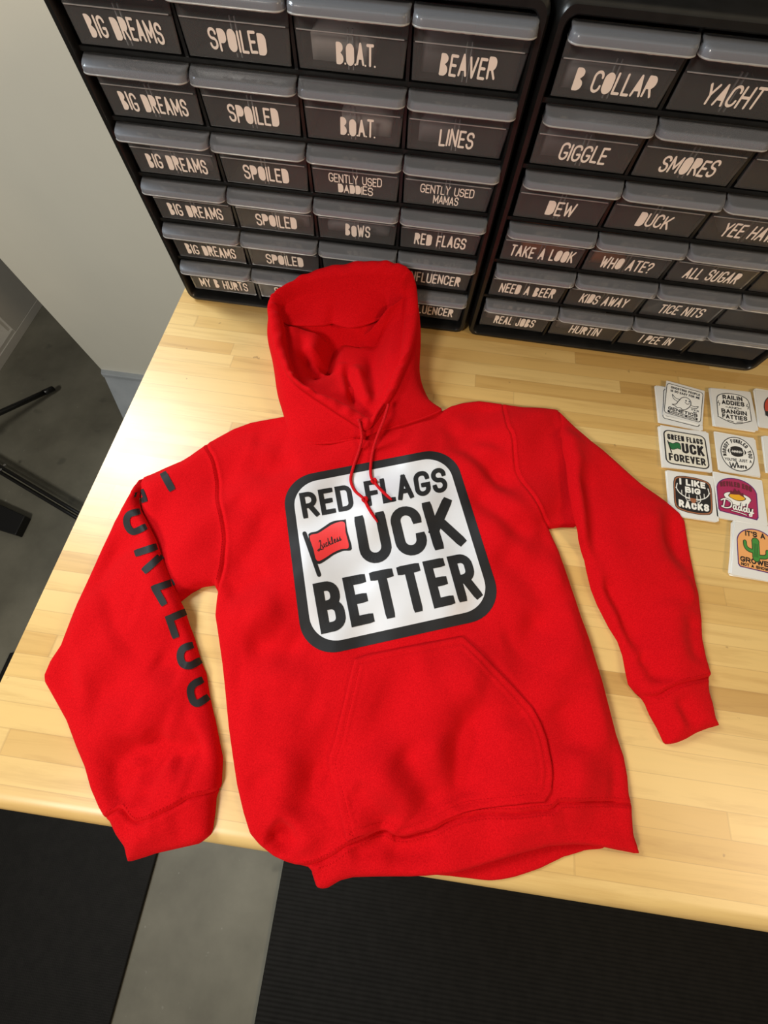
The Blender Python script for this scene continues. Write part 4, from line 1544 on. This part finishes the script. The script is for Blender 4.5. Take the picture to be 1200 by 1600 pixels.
def patch(mb, poly, place, lift, step, mi=0):
    """filled 2-D polygon, meshed finely so that it follows the surface under it"""
    poly = resample(poly, step * .8)
    lo, hi = poly.min(0), poly.max(0)
    G = np.array([(x, y) for x in np.arange(lo[0], hi[0], step) for y in np.arange(lo[1], hi[1], step)])
    if len(G):
        G = G[inside(G, poly)]
    if len(G):
        d, _, _ = seg_dist(G, poly, True)
        G = G[d > step * .4]
    n = len(poly)
    V = [Vector(p) for p in (np.vstack([poly, G]) if len(G) else poly)]
    res = delaunay_2d_cdt(V, [(i, (i + 1) % n) for i in range(n)], [], 1, 1e-9)
    P = np.array([(v.x, v.y) for v in res[0]])
    cen = np.array([P[list(f)].mean(0) for f in res[2]])
    ok = inside(cen, poly)
    W = place(P, lift)
    tr = []
    for f, k in zip(res[2], ok):
        if not k:
            continue
        a, b, c = (Vector(W[i]) for i in f)
        nz = (b - a).cross(c - a)
        tr.append(tuple(f) if nz.z + 0 >= 0 else tuple(f)[::-1])
    mb.add(W, tr, mi)


mb = MB()
patch(mb, rr_poly(0, 0, 1, 1, .175), on_body, .0005, .015)
border = mb.build('chest_print', M_PRB, hood_root, smooth=True)
border['label'] = 'white and black rounded square print on the chest'
mb = MB()
patch(mb, rr_poly(.052, .052, .948, .948, .14), on_body, .00075, .015)
mb.build('print_panel', M_PRW, border, smooth=True)
zq = lambda x, y: (420 + x / 3.0, 680 + y / 3.0)      # enlarged view of the print back to the photo frame


def quad_place(q):
    """text box 0..1 (y up) -> a quad of the photo, laid on the hoodie"""
    f = homog([(0, 1), (1, 1), (1, 0), (0, 0)], [zq(*p) for p in q])

    def place(P, lift):
        W = pixs(f(P), bodytop)
        W[:, 2] += lift
        return W
    return place


mb = MB()
LIFT = .00105
text(mb, 'RED FLAGS', 0, 0, 1, 1, lambda P, l: RF(P, l), t=.0, seed=1) if False else None


def bold(mb, s, q, aspect, t, gap, wide=.55, lift=LIFT, mi=0):
    """fit a bold line of letters into the quad; aspect = width / height"""
    pl = quad_place(q)
    text(mb, s, 0, 0, 1.0, aspect, lambda P, l: pl(np.c_[P[:, 0] / aspect, P[:, 1]], l), t=t, gap=gap, step=.09, mi=mi, lift=lift, wide=wide)


bold(mb, 'RED FLAGS', [(141, 274), (823, 150), (841, 264), (163, 394)], 5.6, .185, .42)
bold(mb, 'UCK', [(398, 383), (852, 290), (928, 512), (437, 615)], 2.0, .195, .40)
bold(mb, 'BETTER', [(205, 698), (940, 549), (1003, 762), (246, 934)], 3.35, .19, .38)
# flag
fl = lambda P, lift: (lambda W: np.c_[W[:, :2], W[:, 2] + lift])(pixs(np.array([zq(*p) for p in P]), bodytop))
ribbon(mb, [Vector((168, 462)), Vector((236, 655))], 20, lambda P, l: fl(P, l), 12, 0, 'round', LIFT)
flag_o = smooth_closed(np.array([(186, 466), (225, 452), (262, 428), (300, 405), (355, 397), (361, 398), (368, 450), (390, 535), (350, 543), (305, 562), (268, 588), (228, 604), (205, 540)]), 3)
patch(mb, flag_o, fl, LIFT, 12)
mb.build('print_lettering', M_PRB, border)
mb = MB()
flag_i = smooth_closed(np.array([(192, 474), (230, 462), (268, 438), (305, 416), (353, 407), (360, 455), (376, 527), (340, 535), (300, 553), (262, 578), (226, 590), (210, 535)]), 3)
patch(mb, flag_i, fl, LIFT + .0002, 12)
mb.build('print_flag', M_PRR, border)
mb = MB()
fq = homog([(0, 1), (1, 1), (1, 0), (0, 0)], [zq(*p) for p in [(226, 500), (335, 455), (345, 492), (234, 540)]])


def flag_text(P, lift):
    W = pixs(fq(np.c_[P[:, 0] / 3.0, P[:, 1]]), bodytop)
    W[:, 2] += lift
    return W


ribbon(mb, smooth_closed(np.array([(.25, .85), (.35, 1.0), (.42, .8), (.22, .1), (.05, -.1), (-.1, .0), (.1, .08), (.3, -.05), (.55, -.08)]), 4, False).tolist(), .10, flag_text, .12, 0, 'round', LIFT + .0004)
text(mb, 'uckless', .42, -.02, .92, 2.5, flag_text, t=.11, gap=.0, step=.12, cap='round', lift=LIFT + .0004, wide=.5)
mb.build('flag_script', M_PRB, border)

# ---- sleeve letters, broken by the fold as in the photo
za = lambda x, y: (180 + x / 4.0, 640 + y / 4.0)
zb = lambda x, y: (60 + x / 4.0, 900 + y / 4.0)


def on_surf(S, conv):
    def place(P, lift):
        W = pixs(np.array([conv(*p) for p in P]), lambda Q: S.top(Q))
        W[:, 2] += lift
        return W
    return place


mb = MB()
ribbon(mb, [Vector((308, 412)), Vector((350, 488))], 46, on_surf(BODY, za), 10, 0, 'square', .0008)
ribbon(mb, [Vector((165, 520)), Vector((180, 562))], 42, on_surf(BODY, za), 8, 0, 'square', .0008)
P_ = on_surf(SL, za)
ribbon(mb, [Vector((112, 538)), Vector((150, 530))], 28, P_, 8, 0, 'square', .0008)
ribbon(mb, smooth_closed(np.array([(140, 640), (92, 655), (72, 690), (84, 740), (118, 765), (180, 738)]), 5, False).tolist(), 42, P_, 8, 0, 'square', .0008)
ribbon(mb, [Vector((143, 895)), Vector((245, 862))], 45, P_, 8, 0, 'square', .0008)
ribbon(mb, [Vector((278, 925)), Vector((193, 1000))], 46, P_, 8, 0, 'square', .0008)
P_ = on_surf(SL, zb)
ribbon(mb, [Vector((835, 42)), Vector((730, 78)), Vector((780, 165))], 44, P_, 8, 0, 'square', .0008)
ribbon(mb, [Vector((905, 232)), Vector((820, 268)), Vector((855, 368))], 46, P_, 8, 0, 'square', .0008)
ribbon(mb, smooth_closed(np.array([(950, 436), (905, 455), (888, 500), (905, 550), (950, 560), (1000, 535)]), 5, False).tolist(), 46, P_, 8, 0, 'square', .0008)
ribbon(mb, smooth_closed(np.array([(1012, 655), (968, 680), (952, 720), (968, 780), (1000, 795), (1050, 765)]), 5, False).tolist(), 46, P_, 8, 0, 'square', .0008)
sl_l = mb.build('sleeve_lettering', M_PRB, sleeve_l)


# ---- stitching along the seams
def stitches(name, pl, off, S, parent, zf=None, dash=.0026, gap=.0014):
    c = resample(pl, .0009, False)
    t = np.gradient(c, axis=0)
    t /= np.hypot(t[:, 0], t[:, 1])[:, None] + 1e-12
    nrm = np.stack([-t[:, 1], t[:, 0]], 1)
    mb = MB()
    for o in off:
        Q = c + nrm * o
        z = (zf or S.top)(Q)
        dq, _, _ = seg_dist(Q, S.outline, True)
        good = inside(Q, S.outline) & (dq > .006)
        k = int((dash + gap) / .0009)
        m = int(dash / .0009)
        for i in range(0, len(Q) - k, k):
            if not good[i:i + m + 1].all():
                continue
            mb.tube([(Q[j][0], Q[j][1], z[j] + .0002) for j in range(i, i + m + 1)], .00045, 5)
    return mb.build(name, M_RED, parent)


stitches('stitching', hemS, (.0042, -.0042), BODY, torso)
stitches('stitching', seamL, (-.0045,), BODY, torso)
stitches('stitching', seamR, (.0045,), BODY, torso)
stitches('stitching', cuffS, (.004,), SL, sleeve_l)
stitches('stitching', cuffSR, (.004, -.004), SR, sleeve_r)
pk = [o for o in hood_root.children if o.name.startswith('kangaroo')][0]
stitches('stitching', np.vstack([inset(pi, .0075)]), (0,), BODY, pk, pocket_z)

# ------------------------------------------------------------------ stickers
z4 = lambda x, y: (1010 + x / 6.316, 580 + y / 6.316)
z5 = lambda x, y: (1010 + x / 6.316, 720 + y / 6.316)
rs_ = random.Random(11)


def flat(q, conv, z):
    f = homog([(0, 0), (1, 0), (1, 1), (0, 1)], [conv(*p) for p in q])

    def place(P, lift):
        uv = f(P)
        return np.array([pix(u, v, z + l) for (u, v), l in zip(uv, np.zeros(len(uv)) + lift)])
    return place


def sheet(mb, q, conv, z, th):
    c = [pix(*conv(*p), z) for p in q]
    if np.cross(c[1][:2] - c[0][:2], c[2][:2] - c[0][:2]) < 0:
        c = c[::-1]
    poly = []
    n = 4
    for i in range(4):       # corners slightly rounded
        a, b, d = Vector(c[i - 1][:2]), Vector(c[i][:2]), Vector(c[(i + 1) % 4][:2])
        r = .0012
        poly += [b + (a - b).normalized() * r, b + ((a - b).normalized() + (d - b).normalized()) * r * .3, b + (d - b).normalized() * r]
    mb.prism([(p.x, p.y) for p in poly], z, z + th)


TH = .0009
LETTER_STEP = .2


def sticker(q_back, q_des, conv, n_under, name_label, pile_label, draw, spread=9, z_plus=0.0):
    z = TZ + .0004
    grp = 'sheets ' + pile_label
    for k in range(n_under):
        dx, dy = rs_.uniform(-spread * 2.6, spread * .5), rs_.uniform(-spread * .8, spread * .8)
        cx, cy = sum(p[0] for p in q_back) / 4, sum(p[1] for p in q_back) / 4
        a = rs_.uniform(-.035, .035)
        qq = [(cx + (p[0] - cx) * math.cos(a) - (p[1] - cy) * math.sin(a) + dx, cy + (p[0] - cx) * math.sin(a) + (p[1] - cy) * math.cos(a) + dy) for p in q_back]
        mb = MB()
        sheet(mb, qq, conv, z, TH)
        o = mb.build('sticker', M_SHEETW)
        tag(o, 'white sticker sheet lying ' + pile_label, 'sticker', grp)
        z += TH + .0001
    c = pix(*conv(*q_back[0]), z)
    root = empty('sticker', (float(c[0]), float(c[1]), z), name_label, 'sticker')
    mb = MB()
    sheet(mb, q_back, conv, z, .0004)
    mb.build('backing_sheet', M_SHEET, root)
    mb = MB()
    mats = []

    def mi(m):
        if m not in mats:
            mats.append(m)
        return mats.index(m)
    place0 = flat(q_des, conv, z + .0006)
    place = lambda P, l: place0(P, l * 1.25)
    draw(mb, place, mi)
    mb.build('printed_design', mats, root)
    return root


def T(mb, place, s, x, y, w_, h_, mi, t=.2, lift=.0002, slant=0.0, gap=.4, cap='square', jit=0, curve=0.0, wide=.55):
    """text in the 0..1 (y down) frame of a sticker; (x, y) = lower left of the line"""
    k = 1.0

    def pl(P, l):
        X = x + P[:, 0]
        Y = y - P[:, 1]
        if curve:
            Y = Y + curve * ((X - .5) / .5) ** 2
        return place(np.c_[X, Y], l)
    text(mb, s, 0, 0, h_, w_, pl, t=t, gap=gap, step=.04, cap=cap, slant=slant, lift=lift, mi=mi, jit=jit, wide=wide)


def fillp(mb, place, poly, mi, lift):
    W = place(np.array(poly, float), lift + nudge() * .5)
    mb.add(W, [tuple(range(len(W)))[::-1]], mi)


def ell(cx, cy, rx, ry, n=28, a0=0, a1=360):
    return [(cx + rx * math.cos(math.radians(a0 + (a1 - a0) * k / n)), cy + ry * math.sin(math.radians(a0 + (a1 - a0) * k / n))) for k in range(n + (a1 - a0 < 360))]


def rib(mb, place, pts, t, mi, lift, sm=False, closed=False):
    pts = np.array(pts, float)
    if sm:
        pts = smooth_closed(pts, 4, closed)
    if closed:
        pts = np.vstack([pts, pts[:1]])
    ribbon(mb, pts.tolist(), t, lambda P, l: place(P, l), .04, mi, 'round', lift)


def frame_rr(mb, place, mi, x0, y0, x1, y1, r, b, m_out, m_in):
    fillp(mb, place, rr_poly(x0, y0, x1, y1, r, 6), mi(m_out), 0)
    fillp(mb, place, rr_poly(x0 + b, y0 + b, x1 - b, y1 - b, r * .8, 6), mi(m_in), .0001)


def d_ghost(mb, place, mi):
    k = mi(M_INK)
    frame_rr(mb, place, mi, 0, 0, 1, 1, .09, .018, M_INK, M_SW)
    k = mi(M_INK)
    T(mb, place, 'GHOSTING PEOPLE', .12, .145, .80, .075, k, t=.22)
    T(mb, place, 'IS SO EASY FOR ME', .12, .255, .80, .075, k, t=.22)
    body = [(.30, .62), (.36, .50), (.44, .36), (.55, .31), (.66, .36), (.70, .48), (.66, .60), (.58, .70), (.50, .74), (.42, .70), (.34, .72), (.28, .68), (.20, .66)]
    rib(mb, place, body, .018, k, .0003, True, True)
    rib(mb, place, [(.40, .44), (.27, .42), (.18, .33), (.22, .46), (.34, .52)], .015, k, .0003, True)
    rib(mb, place, [(.70, .52), (.80, .54), (.90, .50), (.84, .59), (.70, .60)], .015, k, .0003, True)
    for x in (.56, .65):
        fillp(mb, place, ell(x, .42, .018, .026, 10), k, .0003)
    rib(mb, place, [(.54, .48), (.60, .52), (.66, .48)], .016, k, .0003, True)
    T(mb, place, "IT'S IN", .72, .68, .20, .055, k, t=.22)
    T(mb, place, 'MY', .78, .755, .10, .055, k, t=.22)
    T(mb, place, 'GENETICS', .10, .86, .80, .105, k, t=.24)
    fillp(mb, place, [(.10, .88), (.91, .88), (.91, .96), (.10, .96)], k, .0003)
    T(mb, place, 'THANKS DAD!', .14, .948, .72, .055, mi(M_SW), t=.22, lift=.0004)


def d_railin(mb, place, mi):
    o = smooth_closed(np.array([(.02, .16), (.20, .02), (.50, -.02), (.80, .02), (.98, .16), (1.0, .5), (1.0, .80), (.98, .84), (.5, 1.0), (.02, .84), (0, .80), (0, .5)]), 3)
    fillp(mb, place, o, mi(M_INK), 0)
    fillp(mb, place, (o - .5) * .955 + .5, mi(M_SW), .0001)
    k = mi(M_INK)
    T(mb, place, 'RAILIN', .20, .20, .60, .15, k, t=.24, curve=.03)
    T(mb, place, 'ADDIES', .16, .385, .68, .15, k, t=.24)
    T(mb, place, '-AND-', .26, .505, .48, .075, k, t=.24)
    T(mb, place, 'BANGIN', .12, .68, .76, .145, k, t=.24)
    T(mb, place, 'FATTIES', .13, .86, .74, .145, k, t=.24, curve=-.03)
    for s in (-1, 1):
        x = .5 + s * .43
        rib(mb, place, [(x, .28), (x - .03, .36), (x + .03, .37), (x, .45)], .018, k, .0003)
        rib(mb, place, [(.5 + s * .22, .90), (.5 + s * .05, .935)], .02, k, .0003)


def d_green(mb, place, mi):
    frame_rr(mb, place, mi, 0, 0, 1, 1, .15, .03, M_INK, M_SCREAM)
    k = mi(M_INK)
    T(mb, place, 'GREEN FLAGS', .09, .285, .83, .165, k, t=.2)
    T(mb, place, 'UCK', .40, .63, .52, .30, k, t=.21)
    T(mb, place, 'FOREVER', .08, .90, .84, .21, k, t=.2)
    fillp(mb, place, smooth_closed(np.array([(.10, .37), (.20, .39), (.28, .34), (.37, .36), (.38, .54), (.30, .52), (.22, .57), (.13, .56)]), 2), k, .0003)
    fillp(mb, place, smooth_closed(np.array([(.12, .385), (.20, .405), (.28, .36), (.36, .375), (.365, .525), (.30, .505), (.22, .555), (.14, .545)]), 2), mi(M_SGREEN), .0004)
    rib(mb, place, [(.09, .34), (.15, .66)], .026, k, .0004)


def d_nobody(mb, place, mi):
    fillp(mb, place, ell(.5, .5, .5, .5, 40), mi(M_INK), 0)
    fillp(mb, place, ell(.5, .5, .475, .475, 40), mi(M_SW), .0001)
    k, w_ = mi(M_INK), mi(M_SW)
    s = 'NOBODY FUMBLED YOU'
    for i, ch in enumerate(s):
        if ch == ' ':
            continue
        a = math.radians(188 - i * (196 / (len(s) - 1)))
        cx, cy = .5 + .385 * math.cos(a), .5 - .385 * math.sin(a)
        ta = a - math.pi / 2
        hh, ww = .115, .062

        def pl(P, l, cx=cx, cy=cy, ta=ta):
            X, Y = P[:, 0] - ww / 2, P[:, 1] - hh / 2
            return place(np.c_[cx + X * math.cos(ta) - Y * math.sin(ta), cy - (X * math.sin(ta) + Y * math.cos(ta))], l)
        text(mb, ch, 0, 0, hh, ww if ch != 'I' else .02, pl, t=.22, step=.04, mi=k, lift=.0002)
    b = smooth_closed(np.array([(.22, .43), (.34, .31), (.5, .27), (.66, .31), (.78, .43), (.66, .54), (.5, .58), (.34, .54)]), 3)
    fillp(mb, place, b, k, .0002)
    rib(mb, place, [(.34, .43), (.66, .43)], .018, w_, .0003)
    for i in range(6):
        rib(mb, place, [(.38 + i * .048, .395), (.38 + i * .048, .465)], .016, w_, .0003)
    for s_ in (-1, 1):
        rib(mb, place, [(.5 + s_ * .19, .335), (.5 + s_ * .215, .43), (.5 + s_ * .19, .525)], .03, w_, .0003, True)
    T(mb, place, "YOU'RE JUST A", .10, .72, .80, .085, k, t=.2)
    rib(mb, place, [(.24, .76), (.27, .92), (.34, .78), (.37, .92), (.45, .74)], .03, k, .0003, False)
    T(mb, place, 'hore', .45, .905, .29, .16, k, t=.17, cap='round', gap=0)


def d_racks(mb, place, mi):
    o = smooth_closed(np.array([(.03, .10), (.25, 0), (.5, -.015), (.75, 0), (.97, .10), (1, .5), (.97, .90), (.75, 1.0), (.5, 1.015), (.25, 1.0), (.03, .90), (0, .5)]), 3)
    fillp(mb, place, o, mi(M_INK), 0)
    fillp(mb, place, (o - .5) * .97 + .5, mi(M_SBROWN), .0001)
    fillp(mb, place, (o - .5) * .91 + .5, mi(M_INK), .0002)
    w_ = mi(M_SW)
    T(mb, place, 'I LIKE', .16, .25, .68, .185, w_, t=.27, lift=.0003, curve=.02)
    T(mb, place, 'BIG', .30, .455, .40, .17, w_, t=.27, lift=.0003)
    T(mb, place, 'RACKS', .12, .90, .78, .20, w_, t=.27, lift=.0003, curve=-.03)
    for s in (-1, 1):
        rib(mb, place, [(.5 + s * .07, .60), (.5 + s * .20, .58), (.5 + s * .34, .50), (.5 + s * .42, .38), (.5 + s * .40, .24)], .024, w_, .0003, True)
        for a, b in (((.20, .58), (.18, .46)), ((.29, .53), (.29, .41)), ((.37, .46), (.44, .36)), ((.10, .59), (.10, .50))):
            rib(mb, place, [(.5 + s * a[0], a[1]), (.5 + s * b[0], b[1])], .018, w_, .0003)
        rib(mb, place, [(.5 + s * .08, .63), (.5 + s * .2, .60), (.5 + s * .16, .68), (.5 + s * .08, .66)], .014, w_, .0003)
    fillp(mb, place, smooth_closed(np.array([(.42, .60), (.5, .585), (.58, .60), (.56, .68), (.5, .74), (.44, .68)]), 3), mi(M_SBROWN), .0004)
    fillp(mb, place, ell(.5, .735, .03, .02, 10), w_, .0005)


def d_egg(mb, place, mi):
    o = np.array([(0, .30)] + ell(.5, .34, .5, .36, 16, 190, 350) + [(1, .30), (1, .92), (.96, 1), (.04, 1), (0, .94)])
    fillp(mb, place, o, mi(M_SPURP), 0)
    fillp(mb, place, (o - .5) * .955 + .5, mi(M_SMAG), .0001)
    dk, w_, k = mi(M_SDRED), mi(M_SW), mi(M_INK)
    T(mb, place, 'DEVILED EGG', .11, .22, .78, .14, dk, t=.26, lift=.0003, curve=.10)
    fillp(mb, place, ell(.52, .50, .345, .145, 30), k, .0002)
    fillp(mb, place, ell(.52, .50, .33, .13, 30), w_, .0003)
    fillp(mb, place, [(.2, .52)] + ell(.52, .53, .32, .22, 16, 180, 0)[1:-1] + [(.84, .52)] if False else ell(.52, .53, .30, .20, 16, 0, 180), w_, .0003)
    fillp(mb, place, smooth_closed(np.array([(.30, .50), (.36, .42), (.46, .40), (.56, .38), (.66, .42), (.74, .49), (.66, .56), (.54, .59), (.42, .57)]), 3), k, .0004)
    fillp(mb, place, smooth_closed(np.array([(.325, .50), (.37, .435), (.46, .415), (.56, .395), (.65, .435), (.715, .49), (.65, .545), (.54, .575), (.42, .555)]), 3), mi(M_SYEL), .0005)
    fillp(mb, place, [(.34, .44), (.38, .33), (.43, .38), (.48, .25), (.54, .34), (.58, .27), (.63, .37), (.68, .34), (.69, .46), (.58, .41), (.46, .43)], dk, .0006)
    for tt, m_, l in ((.24, k, .0007), (.13, w_, .0008)):
        rib(mb, place, [(.20, .62), (.15, .82), (.12, .83)], tt * .25, m_, l, True)
        rib(mb, place, [(.10, .66), (.22, .60), (.36, .66), (.34, .80), (.20, .86), (.10, .84)], tt * .25, m_, l, True)
        T(mb, place, 'addy', .38, .865, .52, .25, m_, t=tt, cap='round', gap=-.3, lift=l)
        rib(mb, place, [(.36, .90), (.55, .905), (.72, .93)], tt * .16, m_, l, True)


def d_grower(mb, place, mi):
    o = np.array([(0, .34)] + ell(.5, .36, .5, .36, 16, 190, 350) + [(1, .34), (1, .92), (.95, 1), (.05, 1), (0, .94)])
    fillp(mb, place, o, mi(M_SPURP), 0)
    fillp(mb, place, (o - .5) * .95 + .5, mi(M_SORANGE), .0001)
    k, g = mi(M_INK), mi(M_SCACT)
    T(mb, place, "IT'S A", .24, .20, .52, .13, k, t=.22, lift=.0003, curve=.04)
    for tt, m_, l in ((.0, k, .0003), (-.03, g, .0004)):
        rib(mb, place, [(.50, .34), (.50, .70)], .20 + tt, m_, l)
        fillp(mb, place, ell(.50, .31, .105 + tt / 2, .10 + tt / 2, 16), m_, l)
        rib(mb, place, [(.22, .36), (.23, .46), (.30, .53), (.46, .56)], .105 + tt, m_, l, True)
        rib(mb, place, [(.80, .50), (.79, .58), (.72, .64), (.54, .66)], .105 + tt, m_, l, True)
    for x in (.46, .50, .54):
        rib(mb, place, [(x, .36), (x, .68)], .010, k, .0005)
    T(mb, place, 'GROWER', .07, .86, .88, .13, k, t=.23, lift=.0003)
    T(mb, place, 'NOT A SHOWER', .09, .955, .84, .075, k, t=.24, lift=.0003)


def d_red(mb, place, mi):
    fillp(mb, place, ell(.5, .5, .5, .5, 40), mi(M_INK), 0)
    fillp(mb, place, ell(.5, .5, .47, .47, 40), mi(M_SRED), .0001)
    fillp(mb, place, rr_poly(.02, .60, .98, .76, .02, 3), mi(M_INK), .0002)


def d_plain(mb, place, mi):
    fillp(mb, place, rr_poly(0, 0, 1, 1, .2, 6), mi(M_INK), 0)
    fillp(mb, place, rr_poly(.04, .04, .96, .96, .17, 6), mi(M_SW), .0001)


# a second ghost sheet shows askew under the first one
def d_ghost2(mb, place, mi):
    frame_rr(mb, place, mi, 0, 0, 1, 1, .08, .02, M_INK, M_SW)
    k = mi(M_INK)
    fillp(mb, place, [(.10, .80), (.90, .80), (.90, .90), (.10, .90)], k, .0003)
    T(mb, place, 'THANKS DAD!', .14, .885, .72, .07, mi(M_SW), t=.22, lift=.0004)


Q_GH2 = [(92, 150), (540, 190), (556, 586), (133, 512)]
g2 = sticker(Q_GH2, [(168, 172), (548, 225), (524, 555), (160, 462)], z4, 3, 'ghost sticker lying askew, mostly hidden under another ghost sticker at the back', 'under the two ghost stickers', d_ghost2)
zz = g2.location.z + .0012


def sticker_on(q_back, q_des, conv, z, label, draw):
    c = pix(*conv(*q_back[0]), z)
    root = empty('sticker', (float(c[0]), float(c[1]), z), label, 'sticker')
    mb = MB(); sheet(mb, q_back, conv, z, .0003)
    mb.build('backing_sheet', M_SHEET, root)
    mb = MB(); mats = []

    def mi(m):
        if m not in mats:
            mats.append(m)
        return mats.index(m)
    p0 = flat(q_des, conv, z + .0005)
    draw(mb, lambda P, l: p0(P, l * 1.25), mi)
    mb.build('printed_design', mats, root)


sticker_on([(196, 92), (575, 196), (552, 535), (160, 430)], [(203, 113), (563, 213), (536, 510), (172, 406)], z4, zz, 'top ghost sticker, black line drawing on white, reading thanks dad', d_ghost)
sticker([(628, 168), (1026, 215), (1100, 590), (678, 542)], [(683, 206), (1008, 246), (1048, 545), (712, 498)], z4, 4, 'white sticker with black arched RAILIN ADDIES lettering', 'under the RAILIN ADDIES sticker', d_railin)
sticker([(138, 541), (610, 610), (652, 1000), (165, 945)], [(163, 570), (578, 640), (630, 975), (193, 908)], z4, 4, 'cream sticker with a small green flag and FOREVER lettering', 'under the green flag sticker', d_green)
sticker([(672, 606), (1062, 668), (1122, 1042), (724, 985)], [(712, 636), (1040, 662), (1092, 1012), (756, 968)], z4, 4, 'white oval sticker with a black football', 'under the football sticker', d_nobody)
sticker([(200, 92), (655, 165), (700, 606), (240, 535)], [(262, 132), (640, 202), (662, 553), (276, 482)], z5, 4, 'black and brown sticker with deer antlers and RACKS lettering', 'under the deer antlers sticker', d_racks)
sticker([(664, 118), (1140, 205), (1192, 650), (716, 562)], [(682, 150), (1084, 212), (1110, 592), (712, 492)], z5, 4, 'magenta sticker with a deviled egg in a white dish', 'under the deviled egg sticker', d_egg)
sticker([(872, 600), (1290, 668), (1330, 1215), (842, 1122)], [(885, 640), (1262, 708), (1290, 1130), (905, 1040)], z5, 5, 'orange sticker with a green cactus', 'under the cactus sticker', d_grower, spread=16)
sticker([(1070, 185), (1480, 235), (1545, 620), (1118, 552)], [(1140, 215), (1450, 255), (1500, 560), (1180, 510)], z4, 4, 'red and black sticker cut off by the right edge, right of RAILIN ADDIES', 'under the red sticker at the right edge', d_red)
sticker([(1152, 640), (1560, 690), (1620, 1060), (1190, 1000)], [(1215, 670), (1520, 710), (1570, 1010), (1250, 960)], z4, 4, 'white sticker cut off by the right edge, right of the football sticker', 'under the white sticker at the right edge', d_plain)

# ------------------------------------------------------------------ black stand on the floor at the far left
st = empty('folding_stand', (-1.3, 0.1, 0), 'black metal folding stand on the concrete floor at the left edge', 'stand')
a, b = pix(79, 609, .03), pix(-60, 672, .16)
mb = MB(); mb.tube([a, a + (b - a) * .5, b], .0100, 14)
leg = mb.build('leg', M_BLACKM, st, smooth=True)
mb = MB(); mb.tube([a + (a - b) / np.linalg.norm(a - b) * .012, a - (a - b) / np.linalg.norm(a - b) * .03], .0114, 14)
mb.build('end_cap', M_BLACK, leg, smooth=True)
for dv, nm in ((0, 'rail'), (9, 'rail')):
    p, q = pix(-40, 705 + dv, .05), pix(240, 872 + dv, .05)
    mb = MB(); mb.tube([p, q], .0068, 10)
    rl = mb.build(nm, M_BLACKM, st, smooth=True)
    sp = pix(8 if dv == 0 else 2, 727 + dv * .8, .056)
    mb = MB(); mb.tube([sp, sp + np.array([0, 0, .003])], .005, 10)
    mb.build('screw', M_STEEL, rl)
mb = MB()
c = [pix(u, v, .03)[:2] for u, v in [(-40, 770), (39, 806), (24, 836), (-60, 810)]]
mb.prism(c[::-1] if np.cross(c[1] - c[0], c[2] - c[0]) < 0 else c, 0.0, .03)
mb.build('foot_plate', M_BLACKM, st, bevel=.003)
mb = MB()
mb.tube([pix(-60, 672, .16), pix(-62, 710, .05)], .012, 10)
mb.tube([pix(-50, 700, .05), pix(-48, 780, .02)], .012, 10)
mb.build('frame', M_BLACKM, st, smooth=True)
